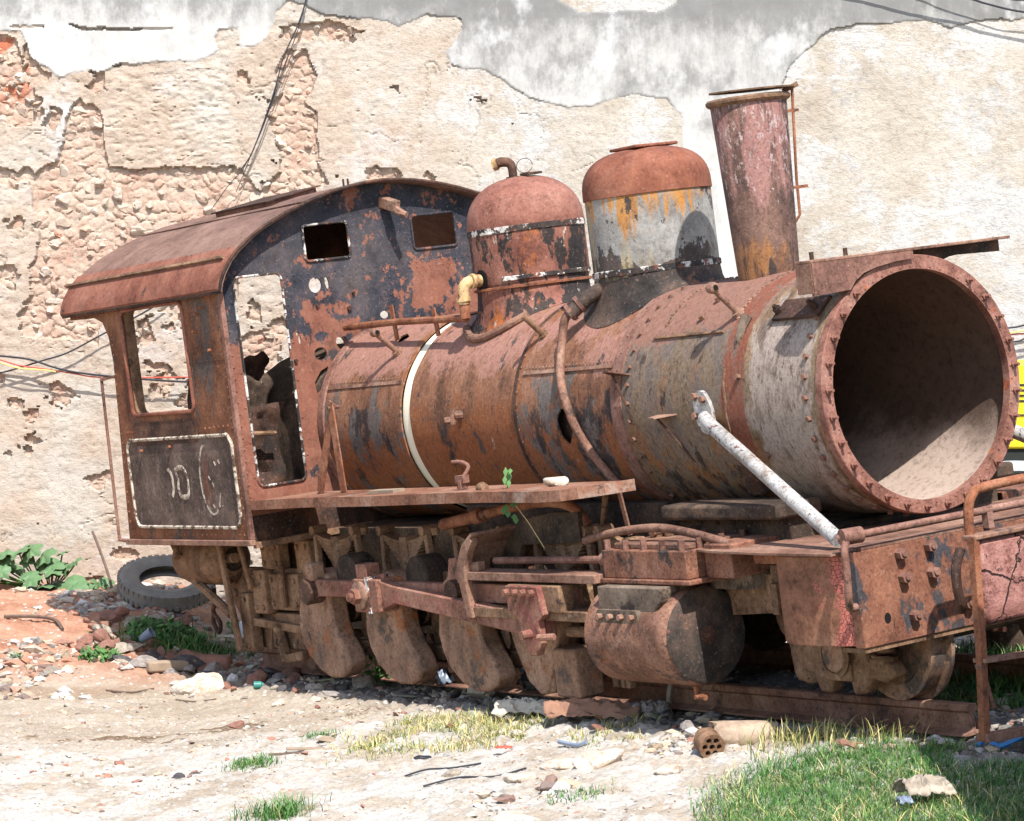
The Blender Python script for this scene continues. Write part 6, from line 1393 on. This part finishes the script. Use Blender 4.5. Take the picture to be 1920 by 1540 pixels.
for k in range(7):
    a = k * 1.1; c = Vector((.04 * math.cos(a), -.04, -.02 - .02 * k)); MB().add([c + Vector((0, 0, .022)), c + Vector((.02, -.015, 0)), c + Vector((0, -.01, -.026)), c + Vector((-.02, -.004, 0))], [(0, 1, 2, 3)]).build('leaf', M_['leaf'], vine, 60)
MB().tube([(0, 0, 0), (.12, -.02, -.16), (.22, -.02, -.32)], .003, 5).build('stem', M_['straw'], vine)
# ------------------------------------------------------------ cables on the wall
WY = 26.0
def wcable(name, pts, r, mat, label, off=.10, group=None):
    q = [(WX(p[0]), WY - (p[2] if len(p) > 2 else off), WZ(p[1])) for p in pts]; x0 = q[0]
    o = MB().tube([(a - x0[0], b - x0[1], c - x0[2]) for a, b, c in q], r, 6, 6).build(name, M_[mat]); o.location = x0; return tag(o, label, 'cable', group)
wcable('wall_cable', [(590, -60), (578, 0), (560, 55), (535, 110), (520, 165), (500, 225), (475, 290), (455, 320)], .0065, 'rubber_black', 'thick black cable running down the wall above the cab', .12)
wcable('wall_cable', [(578, 5), (562, 60), (540, 120), (512, 200), (488, 262), (460, 318), (432, 350), (400, 395)], .004, 'rubber_black', 'thin black wire running down the wall to the cab roof', .14)
wcable('wall_cable', [(575, 5), (558, 70), (530, 140), (505, 215), (478, 280), (462, 322), (445, 362)], .0035, 'rubber_black', 'second thin wire twisted beside the thick cable on the wall', .10)
wcable('wall_cable', [(-60, 660), (0, 667), (60, 674), (110, 690), (160, 700), (260, 710), (365, 716), (460, 712), (560, 700)], .010, 'rubber_black', 'black cable strung along the wall behind the cab window', .16)
wcable('wall_cable', [(-60, 655), (0, 673), (40, 685), (90, 692), (140, 700), (200, 708), (365, 707)], .007, 'cable_red', 'red cable of the bundle along the wall', .15)
wcable('wall_cable', [(-60, 660), (0, 678), (40, 690), (90, 694), (110, 697)], .007, 'cable_yellow', 'yellow cable of the bundle along the wall', .17)
wcable('wall_cable', [(-60, 705), (0, 700), (40, 690), (85, 676), (130, 662), (195, 628), (285, 580), (330, 545)], .008, 'rubber_black', 'black cable crossing the bundle and rising behind the cab', .13)
wcable('wall_cable', [(1500, -60), (1780, -2), (1840, 14), (1900, 28), (2000, 40)], .010, 'rubber_black', 'black cable across the top right corner of the wall', .2)
wcable('wall_cable', [(1700, -60), (1860, 0), (1920, 10), (2000, 18)], .006, 'rubber_black', 'thin wire at the very top right corner', .22)
wcable('wall_cable', [(1560, 640), (1780, 626), (1890, 615), (1920, 609), (2010, 590)], .009, 'rubber_black', 'upper black cable emerging behind the smokebox at right', .15)
wcable('wall_cable', [(1560, 650), (1780, 636), (1890, 624), (1920, 619), (2010, 605)], .009, 'cable_yellow', 'pale cable emerging behind the smokebox at right', .17)
wcable('wall_cable', [(1560, 655), (1780, 642), (1890, 628), (1920, 626), (2010, 620)], .008, 'cable_red', 'red cable emerging behind the smokebox at right', .15)
wcable('wall_cable', [(1560, 620), (1780, 645), (1895, 641), (1920, 634), (2010, 615)], .008, 'rubber_black', 'lower black cable emerging behind the smokebox at right', .16)
# ------------------------------------------------------------ yellow vehicle behind the smokebox, right edge
M_['yellow'] = plain('yellow_paint', (208, 184, 24), .45, .08, 4, spec=.5); M_['dark'] = plain('dark_underbody', (34, 36, 34), .8, .3)
yv = empty('yellow_vehicle', (3.62, 20.6, .35)); tag(yv, 'bright yellow vehicle partly hidden behind the smokebox at right edge', 'vehicle')
MB().prism([(0, 1.30), (.02, 1.36), (.02, 1.86), (.10, 1.94), (1.0, 2.0), (1.5, 2.6), (2.6, 2.6), (2.6, 1.30)], XZ, 0, 1.6).build('body', M_['yellow'], yv, 35, .02)
MB().span((.05, .03, .55), (2.6, 1.57, 1.30)).build('underbody', M_['dark'], yv)
for z in (1.66, 1.70, 1.74, 1.78): MB().span((-.004, .05, z - .007), (.5, 1.5, z + .007)).span((.0, -.006, z - .007), (.5, .06, z + .007)).build('grille_slot', M_['dark'], yv)
MB().span((-.01, -.01, 1.55), (.5, 1.5, 1.56)).build('body_seam', M_['dark'], yv)
for x in (.65, 2.1): MB().lathe([(.15, -.12), (.35, -.13), (.52, -.13), (.56, -.07), (.56, .1), (.3, .12)], o=(x, .10, .54), axis='y', n=28).build('wheel', M_['dark'], yv)
MB().prism([(1.12, 2.06), (1.52, 2.5), (2.4, 2.5), (2.4, 2.06)], XZ, -.012, .0).build('side_window', M_['dark'], yv)
tyre('spare_tyre', (3.36, 17.9, 1.50), .33, .20, math.radians(12), .2, M_['tyre_white'], 'chalky grey ribbed tyre behind the pink bumper at right edge')
o = MB().lathe([(.32, -.02), (.31, .1), (.29, .98), (.29, 1.0), (.001, 1.0)], n=24).build('oil_drum', M_['frame_dark']); o.location = (3.36, 17.9, .38); tag(o, 'dark drum under the chalky tyre at right edge', 'drum')
# ------------------------------------------------------------ box truck added out of view on the right to cast the grass shadow
tk = empty('shade_truck', (2.62, 10.4, .30)); tag(tk, 'rusty box truck added unseen beyond the right edge to shade the grass', 'truck')
MB().span((0, 0, .75), (2.3, 2.5, 2.75)).build('box_body', M_['rust_dust'], tk, 35, .02)
for k in range(7): MB().span((-.02, .02 + .40 * k, .80), (.0, .07 + .40 * k, 2.70)).build('side_rib', M_['rust_dust'], tk)
for k in range(6): MB().span((.02 + .44 * k, 2.5, .80), (.07 + .44 * k, 2.52, 2.70)).build('rear_rib', M_['rust_dust'], tk)
for x in (.2, 1.9): MB().span((x, 2.5, .58), (x + .16, 2.54, .68)).build('tail_light', M_['cable_red'], tk)
MB().span((.1, -1.6, .5), (2.2, -.05, 2.2)).build('cab', M_['white_plastic'], tk, 35, .08); MB().span((.2, -1.5, .45), (2.1, 2.4, .74)).build('chassis', M_['dark'], tk)
for x in (.12, 1.95):
    for y in (-.9, 1.8): MB().lathe([(.1, -.12), (.3, -.13), (.42, -.12), (.45, -.06), (.45, .08), (.3, .12)], o=(x + .12, y, .44), axis='x', n=28).build('wheel', M_['tyre'], tk)
